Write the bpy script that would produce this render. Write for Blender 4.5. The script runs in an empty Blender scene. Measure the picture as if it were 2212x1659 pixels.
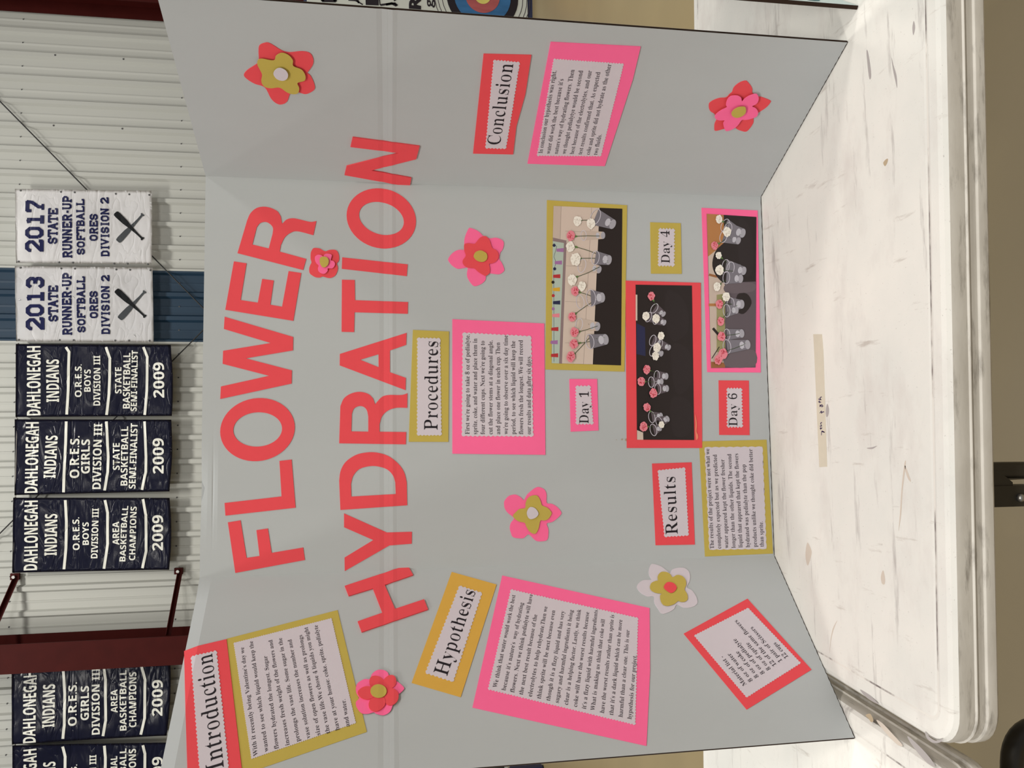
import bpy, bmesh, math, random
from mathutils import Vector, Matrix, noise
from mathutils.geometry import tessellate_polygon
random.seed(7)
scene = bpy.context.scene
COL = scene.collection

# ------------------------------------------------------------------ camera
W, H = 2212, 1659
TZ = 0.74                                   # table-top height
F = 1682.10
CPOS = Vector((-0.10688, -1.23298, 0.63556 + TZ))
YAW, PITCH, ROLL = 0.072438, 0.156750, -0.0021555
fwd = Vector((math.sin(YAW)*math.cos(PITCH), math.cos(YAW)*math.cos(PITCH), -math.sin(PITCH)))
_r = Vector((math.cos(YAW), -math.sin(YAW), 0)); _u = _r.cross(fwd)
RT = math.cos(ROLL)*_r + math.sin(ROLL)*_u  # the world's right and up as the phone saw them;
UP = -math.sin(ROLL)*_r + math.cos(ROLL)*_u # the phone was held sideways, so up points to image left
cam_d = bpy.data.cameras.new('camera'); cam = bpy.data.objects.new('camera', cam_d); COL.objects.link(cam)
cam_d.sensor_fit = 'HORIZONTAL'; cam_d.sensor_width = 36; cam_d.lens = F/W*36; cam_d.clip_end = 100; cam_d.clip_start = 0.02
X, Y, Z = -UP, RT, -fwd
cam.matrix_world = Matrix(((X.x, Y.x, Z.x, CPOS.x), (X.y, Y.y, Z.y, CPOS.y), (X.z, Y.z, Z.z, CPOS.z), (0, 0, 0, 1)))
scene.camera = cam

# ------------------------------------------------------------------ world, lamps, exposure
scene.view_settings.view_transform = 'Standard'; scene.view_settings.look = 'None'
scene.view_settings.gamma = 1; scene.view_settings.use_curve_mapping = False
scene.view_settings.exposure = 0.0
wd = bpy.data.worlds.new('world'); scene.world = wd; wd.use_nodes = True
wd.node_tree.nodes['Background'].inputs[0].default_value = (0.93, 0.95, 1.0, 1)
wd.node_tree.nodes['Background'].inputs[1].default_value = 0.34
def lamp(x, y, z, sx, sy, w, col=(1, 0.965, 0.90)):
    d = bpy.data.lights.new('high_bay_light', 'AREA'); d.shape = 'RECTANGLE'; d.size = sx; d.size_y = sy; d.energy = w; d.color = col
    o = bpy.data.objects.new('high_bay_light', d); o.location = (x, y, z); COL.objects.link(o)
for lx, ly, lw in ((-3.4, 4.6, 200), (0.0, 4.6, 240), (3.8, 4.6, 125), (-5.4, -2.4, 270), (0.9, -1.2, 35), (6.4, -2.4, 290), (-2.6, -5.6, 350), (2.8, -5.6, 350)):
    lamp(lx, ly, 8.2, 1.3, 0.7, lw)

# ------------------------------------------------------------------ helpers
def ray(x, y):
    return fwd*F + RT*(H/2 - y) - UP*(x - W/2)
def hit(x, y, P0, N):
    d = ray(x, y); return CPOS + d*((P0 - CPOS).dot(N)/d.dot(N))
def on_table(x, y, dz=0.0): return hit(x, y, Vector((0, 0, TZ+dz)), Vector((0, 0, 1)))

def srgb(r, g, b):
    f = lambda c: (c/255/12.92) if c/255 <= 0.04045 else ((c/255+0.055)/1.055)**2.4
    return (f(r), f(g), f(b), 1)
def bsdf(m): return m.node_tree.nodes['Principled BSDF']
def mat(name, rgb, rough=0.8, spec=0.3, metal=0.0):
    m = bpy.data.materials.new(name); m.use_nodes = True; b = bsdf(m)
    b.inputs['Base Color'].default_value = rgb if len(rgb) == 4 else (*rgb, 1)
    b.inputs['Roughness'].default_value = rough; b.inputs['Specular IOR Level'].default_value = spec; b.inputs['Metallic'].default_value = metal
    return m
def noisy(m, scale, amount, stretch=(1, 1, 1), bump=0.0, bscale=None, detail=4, bdist=0.001):
    nt = m.node_tree; b = bsdf(m); col = tuple(b.inputs['Base Color'].default_value)
    tc = nt.nodes.new('ShaderNodeTexCoord'); mp = nt.nodes.new('ShaderNodeMapping'); mp.inputs['Scale'].default_value = stretch
    nt.links.new(tc.outputs['Object'], mp.inputs['Vector'])
    n = nt.nodes.new('ShaderNodeTexNoise'); n.inputs['Scale'].default_value = scale; n.inputs['Detail'].default_value = detail
    nt.links.new(mp.outputs[0], n.inputs['Vector'])
    mx = nt.nodes.new('ShaderNodeMix'); mx.data_type = 'RGBA'
    mx.inputs['A'].default_value = tuple(c*(1-amount) for c in col[:3]) + (1,)
    mx.inputs['B'].default_value = tuple(min(1, c*(1+amount)) for c in col[:3]) + (1,)
    nt.links.new(n.outputs['Fac'], mx.inputs['Factor']); nt.links.new(mx.outputs['Result'], b.inputs['Base Color'])
    if bump:
        n2 = nt.nodes.new('ShaderNodeTexNoise'); n2.inputs['Scale'].default_value = bscale or scale*4; n2.inputs['Detail'].default_value = 3
        nt.links.new(mp.outputs[0], n2.inputs['Vector'])
        bp = nt.nodes.new('ShaderNodeBump'); bp.inputs['Strength'].default_value = bump; bp.inputs['Distance'].default_value = bdist
        nt.links.new(n2.outputs['Fac'], bp.inputs['Height']); nt.links.new(bp.outputs[0], b.inputs['Normal'])
    return mx
def paper(name, rgb, rough=0.85, a=0.03): m = mat(name, rgb, rough, 0.15); noisy(m, 60, a, bump=0.25, bscale=900, bdist=0.0002); return m

M = {}
M['board'] = mat('board_white', (0.455, 0.475, 0.475), 0.75, 0.2)
M['kraft'] = mat('corrugated_edge', (0.035, 0.022, 0.016), 0.95, 0.05)
M['coral'] = paper('coral_paper', (0.80, 0.080, 0.095))
M['pink'] = paper('pink_paper', (1.0, 0.15, 0.335))
M['gold'] = paper('mustard_paper', (0.52, 0.40, 0.085))
M['amber'] = paper('amber_paper', (0.68, 0.39, 0.07))
M['sheet'] = paper('white_paper', (0.63, 0.57, 0.61), a=0.015)
M['ink'] = mat('black_ink', (0.012, 0.008, 0.012), 0.6)
M['grey_ink'] = mat('grey_ink', (0.055, 0.042, 0.052), 0.7)
M['black_metal'] = mat('black_metal', (0.03, 0.026, 0.02), 0.45, 0.5, 0.3)
M['steel'] = mat('steel', (0.35, 0.34, 0.32), 0.35, 0.5, 0.9)
M['red_steel'] = mat('red_primer_steel', (0.042, 0.005, 0.004), 0.6, 0.08); noisy(M['red_steel'], 6, 0.25)
M['wall'] = mat('white_cladding', (0.40, 0.405, 0.375), 0.45, 0.2); noisy(M['wall'], 1.5, 0.05, (1, 1, 0.15))
M['blue'] = mat('blue_cladding', (0.011, 0.030, 0.055), 0.5, 0.25); noisy(M['blue'], 2, 0.1)
M['screw'] = mat('screw', (0.06, 0.06, 0.06), 0.5)
M['cable'] = mat('bracing_cable', (0.02, 0.02, 0.02), 0.6)
M['tape'] = mat('masking_tape', (0.56, 0.51, 0.41), 0.7, 0.2); noisy(M['tape'], 80, 0.05)
M['pen'] = mat('violet_ink', (0.03, 0.015, 0.09), 0.5)

# gym floor
m = mat('tan_floor', (0.235, 0.178, 0.086), 0.32, 0.65); noisy(m, 2.2, 0.13, (1, 1, 1), detail=6); M['floor'] = m

# worn plastic table top: scuffs and stains
m = mat('table_plastic', (0.66, 0.63, 0.59), 0.55, 0.1); M['plastic'] = m
nt = m.node_tree; b = bsdf(m); tc = nt.nodes.new('ShaderNodeTexCoord')
def nz(scale, stretch, detail=5, rot=0, seed=0.0):
    mp = nt.nodes.new('ShaderNodeMapping'); mp.inputs['Scale'].default_value = stretch; mp.inputs['Rotation'].default_value = (0, 0, rot); mp.inputs['Location'].default_value = (seed, seed, 0)
    n = nt.nodes.new('ShaderNodeTexNoise'); n.inputs['Scale'].default_value = scale; n.inputs['Detail'].default_value = detail; n.inputs['Roughness'].default_value = 0.65
    nt.links.new(tc.outputs['Object'], mp.inputs['Vector']); nt.links.new(mp.outputs[0], n.inputs['Vector']); return n.outputs['Fac']
def ramp(v, lo, hi, to=1.0):
    r = nt.nodes.new('ShaderNodeMapRange'); r.inputs['From Min'].default_value = lo; r.inputs['From Max'].default_value = hi; r.inputs['To Max'].default_value = to
    nt.links.new(v, r.inputs['Value']); return r.outputs[0]
def over(a, fac, rgb):
    mx = nt.nodes.new('ShaderNodeMix'); mx.data_type = 'RGBA'
    if isinstance(a, tuple): mx.inputs['A'].default_value = a
    else: nt.links.new(a, mx.inputs['A'])
    mx.inputs['B'].default_value = rgb; nt.links.new(fac, mx.inputs['Factor']); return mx.outputs['Result']
c = over((0.72, 0.695, 0.645, 1), ramp(nz(3.0, (1, 1, 1)), 0.35, 0.65, 0.7), (0.60, 0.60, 0.565, 1))
c = over(c, ramp(nz(5, (1, 2.2, 1), seed=4), 0.52, 0.72, 0.6), (0.54, 0.50, 0.47, 1))
c = over(c, ramp(nz(14, (0.35, 3.0, 1), 6, seed=9), 0.60, 0.74, 0.75), (0.27, 0.24, 0.23, 1))
c = over(c, ramp(nz(22, (3.0, 0.5, 1), 6, 0.5, seed=2), 0.63, 0.75, 0.6), (0.36, 0.31, 0.27, 1))
c = over(c, ramp(nz(300, (1, 1, 1), 2, seed=1), 0.67, 0.76, 0.45), (0.25, 0.22, 0.20, 1))
nt.links.new(c, b.inputs['Base Color'])
bp = nt.nodes.new('ShaderNodeBump'); bp.inputs['Strength'].default_value = 0.12; bp.inputs['Distance'].default_value = 0.001
nt.links.new(nz(350, (1, 1, 1), 2), bp.inputs['Height']); nt.links.new(bp.outputs[0], b.inputs['Normal'])
# same plastic on the edge, grubbier
m = mat('table_edge_plastic', (0.60, 0.56, 0.50), 0.5, 0.35); M['edge'] = m; nt = m.node_tree; b = bsdf(m); tc = nt.nodes.new('ShaderNodeTexCoord')
c = over((0.56, 0.53, 0.475, 1), ramp(nz(9, (1, 1, 4)), 0.4, 0.7, 0.6), (0.40, 0.37, 0.32, 1))
c = over(c, ramp(nz(30, (0.35, 0.5, 2), 6, seed=3), 0.53, 0.70, 0.8), (0.16, 0.14, 0.115, 1))
nt.links.new(c, b.inputs['Base Color'])

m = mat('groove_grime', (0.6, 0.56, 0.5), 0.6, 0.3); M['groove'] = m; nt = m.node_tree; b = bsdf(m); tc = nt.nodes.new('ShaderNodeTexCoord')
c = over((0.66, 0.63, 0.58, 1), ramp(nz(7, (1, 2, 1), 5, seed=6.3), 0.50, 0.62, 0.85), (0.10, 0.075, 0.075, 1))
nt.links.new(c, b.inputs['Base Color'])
# board: faint fibre mottling only
m = M['board']; noisy(m, 14, 0.035, (1, 1, 0.25), bump=0.15, bscale=500, bdist=0.0003)

# glossy vinyl of the banners
def vinyl(name, rgb, rough, spec=0.3):
    m = mat(name, rgb, rough, spec); nt = m.node_tree; b = bsdf(m); tc = nt.nodes.new('ShaderNodeTexCoord')
    mp = nt.nodes.new('ShaderNodeMapping'); mp.inputs['Rotation'].default_value = (0, 0.6, 0); mp.inputs['Scale'].default_value = (1.0, 1.0, 3.2)
    n = nt.nodes.new('ShaderNodeTexNoise'); n.inputs['Scale'].default_value = 2.2; n.inputs['Detail'].default_value = 1.6; n.inputs['Distortion'].default_value = 1.0
    nt.links.new(tc.outputs['Object'], mp.inputs[0]); nt.links.new(mp.outputs[0], n.inputs['Vector'])
    sb = nt.nodes.new('ShaderNodeMath'); sb.operation = 'SUBTRACT'; sb.inputs[1].default_value = 0.5; nt.links.new(n.outputs['Fac'], sb.inputs[0])
    ab = nt.nodes.new('ShaderNodeMath'); ab.operation = 'ABSOLUTE'; nt.links.new(sb.outputs[0], ab.inputs[0])
    pw = nt.nodes.new('ShaderNodeMath'); pw.operation = 'POWER'; pw.inputs[1].default_value = 0.6; nt.links.new(ab.outputs[0], pw.inputs[0])
    bp = nt.nodes.new('ShaderNodeBump'); bp.inputs['Strength'].default_value = 0.7; bp.inputs['Distance'].default_value = 0.016
    nt.links.new(pw.outputs[0], bp.inputs['Height']); nt.links.new(bp.outputs[0], b.inputs['Normal']); return m
M['white_vinyl'] = vinyl('white_vinyl', (0.90, 0.89, 0.90), 0.30)
M['navy_vinyl'] = vinyl('navy_vinyl', (0.007, 0.008, 0.028), 0.2, 0.35)
M['navy_print'] = vinyl('navy_print', (0.005, 0.007, 0.048), 0.35, 0.12)
M['white_print'] = vinyl('white_print', (0.62, 0.62, 0.56), 0.35)
M['black_print'] = vinyl('black_print', (0.008, 0.009, 0.010), 0.4, 0.1)
M['grey_print'] = vinyl('grey_print', (0.05, 0.055, 0.06), 0.4, 0.1)

def empty(name, loc, label, cat, group=None):
    o = bpy.data.objects.new(name, None); o.empty_display_size = 0.05; COL.objects.link(o); o.location = loc
    o['label'] = label; o['category'] = cat
    if group: o['group'] = group
    return o
def root_loc(p):
    v = Vector((0, 0, 0))
    while p is not None: v += p.location; p = p.parent
    return v
def link(name, bm_or_me, mats, parent=None, smooth=False, label=None, kind=None):
    """vertices come in world coordinates; the object sits at its parent's origin"""
    if isinstance(bm_or_me, bmesh.types.BMesh):
        me = bpy.data.meshes.new(name); bm_or_me.to_mesh(me); bm_or_me.free()
    else: me = bm_or_me
    if not isinstance(mats, (list, tuple)): mats = [mats]
    for k in mats: me.materials.append(k)
    off = root_loc(parent); me.transform(Matrix.Translation(-off))
    if smooth:
        for p in me.polygons: p.use_smooth = True
    o = bpy.data.objects.new(name, me); COL.objects.link(o)
    if parent: o.parent = parent
    if label: o['label'] = label
    if kind: o['kind'] = kind
    return o
def box(bm, c, s, rz=0.0, axes=None):
    r = bmesh.ops.create_cube(bm, size=1); vs = r['verts']
    mtx = Matrix.Diagonal((*s, 1))
    if axes: mtx = Matrix((( axes[0].x, axes[1].x, axes[2].x, 0), (axes[0].y, axes[1].y, axes[2].y, 0), (axes[0].z, axes[1].z, axes[2].z, 0), (0, 0, 0, 1))) @ mtx
    mtx = Matrix.Translation(c) @ Matrix.Rotation(rz, 4, 'Z') @ mtx
    bmesh.ops.transform(bm, matrix=mtx, verts=vs); return vs
def tube(bm, pts, r, n=10):
    pts = [Vector(p) for p in pts]; rings = []
    prev = None
    for i, p in enumerate(pts):
        d = ((pts[min(i+1, len(pts)-1)] - pts[max(i-1, 0)])).normalized()
        a = prev if prev is not None and abs(prev.dot(d)) < 0.95 else (Vector((0, 0, 1)) if abs(d.z) < 0.9 else Vector((1, 0, 0)))
        u = d.cross(a).normalized(); v = d.cross(u).normalized(); prev = a
        rings.append([bm.verts.new(p + u*math.cos(2*math.pi*k/n)*r + v*math.sin(2*math.pi*k/n)*r) for k in range(n)])
    for a, b2 in zip(rings, rings[1:]):
        for k in range(n): bm.faces.new((a[k], a[(k+1) % n], b2[(k+1) % n], b2[k]))
    bm.faces.new(rings[0][::-1]); bm.faces.new(rings[-1])
def bend(pts, r=0.03, n=5):
    """round the corners of a polyline"""
    pts = [Vector(p) for p in pts]; out = [pts[0]]
    for a, b2, c2 in zip(pts, pts[1:], pts[2:]):
        p, q = b2 + (a-b2).normalized()*r, b2 + (c2-b2).normalized()*r
        for k in range(n+1):
            t = k/n; out.append(p.lerp(b2, t).lerp(b2.lerp(q, t), t))
    return out + [pts[-1]]

# ---- flat surfaces that carry print: local (s, t) on the surface, h off it
class Surf:
    def __init__(s, P0, S, T, disp=None, cuts=()):
        s.P0, s.S, s.T = Vector(P0), Vector(S).normalized(), Vector(T).normalized(); s.N = s.S.cross(s.T).normalized()
        if s.N.dot(CPOS - s.P0) < 0: s.N = -s.N
        s.disp = disp or (lambda a, b2: 0.0); s.cuts = cuts
    def st(s, x, y):
        d = hit(x, y, s.P0, s.N) - s.P0; return Vector((d.dot(s.S), d.dot(s.T)))
    def P(s, a, b2, h=0.0): return s.P0 + s.S*a + s.T*b2 + s.N*(h + s.disp(a, b2))
def finish(bm, sf):
    """cut at the surface's creases, then lay it on the surface (verts hold s, t, h)"""
    for ax, v in sf.cuts:
        n = Vector((1, 0, 0)) if ax == 0 else Vector((0, 1, 0))
        bmesh.ops.bisect_plane(bm, geom=bm.verts[:]+bm.edges[:]+bm.faces[:], plane_co=n*v, plane_no=n, dist=1e-6)
    for v in bm.verts: v.co = sf.P(v.co.x, v.co.y, v.co.z)
def fill(bm, loops, h0, h1, mi=0):
    """loops of (s, t); top face at h1, walls down to h0"""
    vl = [[Vector((p[0], p[1], 0)) for p in lp] for lp in loops]
    flat = [p for lp in vl for p in lp]
    vs = [bm.verts.new((p.x, p.y, h1)) for p in flat]
    for tri in tessellate_polygon(vl):
        a, b2, c2 = (flat[i] for i in tri)
        ar = (b2-a).cross(c2-a).z
        if abs(ar) < 1e-12: continue
        f = bm.faces.new([vs[i] for i in (tri if ar > 0 else tri[::-1])]); f.material_index = mi
    if h0 is not None:
        k = 0
        for lp in vl:
            n = len(lp); lo = [bm.verts.new((p.x, p.y, h0)) for p in lp]
            for i in range(n):
                j = (i+1) % n
                f = bm.faces.new((lo[i], lo[j], vs[k+j], vs[k+i])); f.material_index = mi
            k += n
def zz(ox, oy, sc): return lambda pts: [(ox + a/sc, oy + b2/sc) for a, b2 in pts]   # a magnified crop back to photo pixels
def smooth_loop(pts, n=4):
    out = []; N = len(pts)
    for i in range(N):
        p0, p1, p2, p3 = (Vector(pts[(i+k-1) % N]) for k in range(4))
        for k in range(n):
            t = k/n
            out.append(0.5*((2*p1) + (p2-p0)*t + (2*p0-5*p1+4*p2-p3)*t*t + (3*p1-p0-3*p2+p3)*t**3))
    return [(v[0], v[1]) for v in out]
def sp(pts, n=5):
    """open smooth curve through points"""
    P = [Vector(p) for p in pts]; P = [2*P[0]-P[1]] + P + [2*P[-1]-P[-2]]; out = []
    for i in range(1, len(P)-2):
        p0, p1, p2, p3 = P[i-1:i+3]
        for k in range(n):
            t = k/n; out.append(0.5*((2*p1) + (p2-p0)*t + (2*p0-5*p1+4*p2-p3)*t*t + (3*p1-p0-3*p2+p3)*t**3))
    return [(v[0], v[1]) for v in out] + [tuple(pts[-1])]
def ell(c, a, b2, rho=0.0, n=48):
    q = math.sqrt(1-rho*rho)
    return [(c[0]+a*math.cos(t), c[1]+b2*(rho*math.cos(t)+q*math.sin(t))) for t in (2*math.pi*k/n for k in range(n))]
def pinked(q, step=8.5, amp=2.6, scallop=False, rnd=0.5):
    """outline cut with pinking shears"""
    out = []; c = (sum(p[0] for p in q)/len(q), sum(p[1] for p in q)/len(q))
    for i in range(len(q)):
        a, b2 = Vector(q[i]), Vector(q[(i+1) % len(q)]); d = b2-a; n = max(2, round(d.length/step)); nn = Vector((d.y, -d.x)).normalized()
        if nn.dot(a-Vector(c)) < 0: nn = -nn
        for k in range(n):
            if scallop:
                for t in (0, 0.2, 0.5, 0.8): out.append(tuple(a + d*((k+t)/n) + nn*amp*(math.sin(math.pi*t)-0.5)))
            else:
                out.append(tuple(a + d*(k/n) - nn*amp*0.5)); out.append(tuple(a + d*((k+0.5)/n) + nn*amp*(0.5+random.uniform(-rnd, rnd)*0.3)))
    return out
def loops_on(sf, loops): return [[tuple(sf.st(*p)) for p in lp] for lp in loops]
def sheet(name, sf, loops, h0, h1, m, parent, label=None):
    bm = bmesh.new(); fill(bm, loops_on(sf, loops), h0, h1); finish(bm, sf); return link(name, bm, m, parent, label=label)

# ---- lettering out of the built-in font (its mathematical serif and sans alphabets)
def mathy(s, up, lo, dg):
    r = ''
    for ch in s:
        if 'A' <= ch <= 'Z': r += chr(up+ord(ch)-65)
        elif 'a' <= ch <= 'z': r += chr(lo+ord(ch)-97)
        elif '0' <= ch <= '9': r += chr(dg+ord(ch)-48)
        else: r += ch
    return r
_cache = {}
def glyphs(s, face, off):
    thin = 0
    if face == 'serif': thin, off = off, 0
    """text as triangles, width and cap height measured"""
    key = (s, face, off, thin)
    if key in _cache: return _cache[key]
    if face == 'serif': t = mathy(s, 0x1D400, 0x1D41A, 0x1D7CE)
    elif face == 'sans': t = mathy(s, 0x1D5D4, 0x1D5EE, 0x1D7EC)
    else: t = s
    c = bpy.data.curves.new('t', 'FONT'); c.body = t; c.offset = off; c.resolution_u = 3; c.fill_mode = 'FRONT'
    o = bpy.data.objects.new('t', c); COL.objects.link(o)
    dg = bpy.context.evaluated_depsgraph_get(); me = bpy.data.meshes.new_from_object(o.evaluated_get(dg), depsgraph=dg)
    tb = bmesh.new(); tb.from_mesh(me); bmesh.ops.remove_doubles(tb, verts=tb.verts[:], dist=1e-5); tb.to_mesh(me); tb.free()
    vs = [(v.co.x, v.co.y) for v in me.vertices]; fs = [tuple(p.vertices) for p in me.polygons]
    bpy.data.objects.remove(o); bpy.data.curves.remove(c); bpy.data.meshes.remove(me)
    if thin:
        from collections import Counter
        ec = Counter(); dirs = {}
        for f in fs:
            ar = sum(vs[f[i]][0]*vs[f[(i+1) % len(f)]][1]-vs[f[(i+1) % len(f)]][0]*vs[f[i]][1] for i in range(len(f)))
            for i in range(len(f)):
                a, b2 = f[i], f[(i+1) % len(f)]; ec[frozenset((a, b2))] += 1; dirs[frozenset((a, b2))] = (a, b2) if ar > 0 else (b2, a)
        acc = {}
        for e, n in ec.items():
            if n == 1 and len(e) == 2:
                a, b2 = dirs[e]; dx, dy = vs[b2][0]-vs[a][0], vs[b2][1]-vs[a][1]; l = math.hypot(dx, dy) or 1
                for q in (a, b2): acc.setdefault(q, []).append((dy/l, l))
        for q, ns in acc.items():
            g = [n for n, l in ns if abs(n) > .25]
            if g: vs[q] = (vs[q][0] - thin*sum(g)/len(g), vs[q][1])
    x0, x1 = min(v[0] for v in vs), max(v[0] for v in vs)
    _cache[key] = (vs, fs, x0, x1); return _cache[key]
CAP = {'serif': 0.68, 'sans': 0.714, 'plain': 0.70}
def type_line(bm, sf, s, p0, p1, cap, face='serif', off=0.0, h=0.0, mi=0, track=None):
    """one line of print: p0, p1 are the ends of its baseline in photo pixels, cap its capital height in pixels"""
    p0, p1 = Vector(p0), Vector(p1); d = (p1-p0).normalized(); up = Vector((d.y, -d.x))
    a, b2 = sf.st(*p0), sf.st(*p1); c2 = sf.st(*(p0+up*cap)); e = (b2-a); L = e.length; e.normalize()
    n = Vector((-e.y, e.x)); capm = (c2-a).dot(n); shear = (c2-a).dot(e)
    if capm < 0: n, capm = -n, -capm
    if face == 'block': vs, fs, x0, x1 = block_text(s)
    else: vs, fs, x0, x1 = glyphs(s, face, off)
    sx = L/(x1-x0); sy = capm/CAP.get(face, 1.0)
    bv = [bm.verts.new((*(a + e*((v[0]-x0)*sx) + n*(v[1]*sy)), h)) for v in vs]
    for f in fs:
        try: q = bm.faces.new([bv[i] for i in f]); q.material_index = mi
        except ValueError: pass
# varsity block letters, octagonal strokes with slab ends
O8 = [(.12, .28), (.28, .12), (.52, .12), (.68, .28), (.68, .72), (.52, .88), (.28, .88), (.12, .72), (.12, .28)]
def slab(x, y, w=.2): return [(x-w, y), (x+w, y)]
BL = {
 '0': [O8], 'O': [O8],
 '1': [[(.4, .12), (.4, .9)], slab(.4, .1, .28), [(.4, .84), (.16, .78)]],
 '2': [[(.12, .66), (.12, .74), (.26, .88), (.54, .88), (.68, .74), (.68, .58), (.14, .14)], [(.04, .1), (.74, .1), (.74, .26)]],
 '3': [[(.12, .72), (.26, .88), (.54, .88), (.68, .74), (.68, .62), (.56, .5), (.34, .5)], [(.56, .5), (.68, .38), (.68, .26), (.54, .12), (.26, .12), (.12, .28)]],
 '7': [[(.1, .68), (.1, .9), (.7, .9), (.66, .66), (.36, .3), (.36, .1)], slab(.36, .08, .2)],
 'S': [[(.7, .64), (.68, .74), (.54, .88), (.26, .88), (.12, .74), (.12, .64), (.24, .53), (.56, .47), (.68, .36), (.68, .26), (.54, .12), (.26, .12), (.12, .26), (.1, .36)]],
 'T': [[(.4, .1), (.4, .9)], [(.02, .66), (.02, .9), (.78, .9), (.78, .66)], slab(.4, .07)],
 'A': [[(.12, .1), (.4, .9), (.68, .1)], [(.22, .34), (.58, .34)], slab(.1, .07, .15), slab(.7, .07, .15), slab(.36, .93, .14)],
 'E': [[(.18, .1), (.18, .9)], [(.05, .9), (.74, .9), (.74, .7)], [(.05, .1), (.74, .1), (.74, .3)], [(.18, .5), (.52, .5)], [(.52, .38), (.52, .62)]],
 'R': [[(.18, .1), (.18, .9)], [(.05, .9), (.52, .9), (.68, .76), (.68, .62), (.54, .48), (.18, .48)], [(.46, .48), (.66, .1)], slab(.17, .07, .17), slab(.7, .07, .13)],
 'P': [[(.18, .1), (.18, .9)], [(.05, .9), (.52, .9), (.68, .76), (.68, .6), (.54, .46), (.18, .46)], slab(.2, .07)],
 'B': [[(.18, .1), (.18, .9)], [(.05, .9), (.52, .9), (.66, .78), (.66, .64), (.54, .52), (.18, .52)], [(.54, .52), (.7, .38), (.7, .24), (.56, .1), (.05, .1)]],
 'D': [[(.18, .1), (.18, .9)], [(.05, .9), (.5, .9), (.68, .72), (.68, .28), (.5, .1), (.05, .1)]],
 'U': [[(.16, .9), (.16, .28), (.3, .12), (.52, .12), (.66, .28), (.66, .9)], slab(.16, .93, .15), slab(.66, .93, .15)],
 'N': [[(.14, .08), (.14, .92), (.66, .08), (.66, .92)], slab(.14, .07, .14), slab(.12, .93, .12), slab(.66, .93, .15)],
 'F': [[(.18, .1), (.18, .9)], [(.05, .9), (.74, .9), (.74, .68)], [(.18, .5), (.52, .5)], [(.52, .38), (.52, .62)], slab(.2, .07)],
 'L': [[(.18, .1), (.18, .9)], [(.05, .1), (.74, .1), (.74, .34)], slab(.18, .93, .18)],
 'I': [[(.3, .1), (.3, .9)], slab(.3, .93), slab(.3, .07)],
 'V': [[(.12, .9), (.4, .12), (.68, .9)], slab(.1, .93, .15), slab(.7, .93, .15)],
 '-': [[(.1, .45), (.4, .45)]],
}
WD = {'I': .62, '-': .5, ' ': .5}
def stroke_quads(pts, w):
    """quads along a polyline, ends squared, joints mitred by overlap"""
    out = []
    for i, (a, b2) in enumerate(zip(pts, pts[1:])):
        a, b2 = Vector(a), Vector(b2); d = (b2-a)
        if d.length < 1e-9: continue
        d.normalize(); n = Vector((-d.y, d.x))*w/2; ea = d*w*(0.21 if i > 0 else 0); eb = d*w*(0.21 if i < len(pts)-2 else 0)
        out.append([tuple(a-ea-n), tuple(b2+eb-n), tuple(b2+eb+n), tuple(a-ea+n)])
    return out
def block_text(s):
    vs, fs, x = [], [], 0
    for ch in s:
        for k, st in enumerate(BL.get(ch, [])):
            thin = len(st) == 2 and st[0][1] == st[1][1] and st[0][1] in (.07, .93, .08)
            for q in stroke_quads(st, .14 if thin else .21):
                i = len(vs); vs += [(x+p[0], p[1]) for p in q]; fs.append((i, i+1, i+2, i+3))
        x += WD.get(ch, .88)
    return vs, fs, 0, x-.08
def stroke(bm, sf, pts, w, h, mi=0):
    """a drawn line on a surface, points in photo pixels, w in metres"""
    st = [tuple(sf.st(*p)) for p in pts]
    for q in stroke_quads(st, w):
        f = bm.faces.new([bm.verts.new((*p, h)) for p in q]); f.material_index = mi

# ------------------------------------------------------------------ floor and far wall
FLZ = 0.0
bm = bmesh.new(); bmesh.ops.create_grid(bm, x_segments=2, y_segments=2, size=1)
for v in bm.verts: v.co = Vector((v.co.x*11, 0.6+v.co.y*9, 0))
o = link('floor', bm, M['floor']); o['kind'] = 'structure'

# the wall's ribs stand a foot apart; that fixes its distance
WY = 8.10
WROT = -0.0177
WS = Vector((math.cos(WROT), math.sin(WROT), 0)); WP0 = Vector((0, WY, 0))
wall_sf = Surf(WP0, WS, (0, 0, 1))
def wall_at(off): return Surf(WP0 - Vector((-WS.y, WS.x, 0))*off, WS, (0, 0, 1))
wall_root = bpy.data.objects.new('wall_back', None); COL.objects.link(wall_root); wall_root['kind'] = 'structure'
b0, b1 = wall_sf.st(200, 583).x, wall_sf.st(200, 738).x      # blue sheet between these
SW = b0-b1; PITCHR = SW/3
def wall_sheet(s0, m):
    prof = []
    for k in range(3):
        u = s0 + k*PITCHR
        P = PITCHR
        prof += [(u, .034), (u+.022, .034), (u+.040, 0.0), (u+P*.40, .002), (u+P*.47, .007), (u+P*.50, .007), (u+P*.51, 0), (u+P-.046, 0), (u+P-.022, .034)]
    prof.append((s0+SW, .034))
    bm = bmesh.new(); lo = []; hi = []
    for a, h in prof: lo.append(bm.verts.new(wall_sf.P(a, 0, h))); hi.append(bm.verts.new(wall_sf.P(a, 6.9, h)))
    for i in range(len(prof)-1): bm.faces.new((lo[i], lo[i+1], hi[i+1], hi[i]))
    return link('wall_panel', bm, m, wall_root)
for k in range(-9, 9): wall_sheet(b1 + k*SW, M['blue'] if k == 0 else M['wall'])
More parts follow.
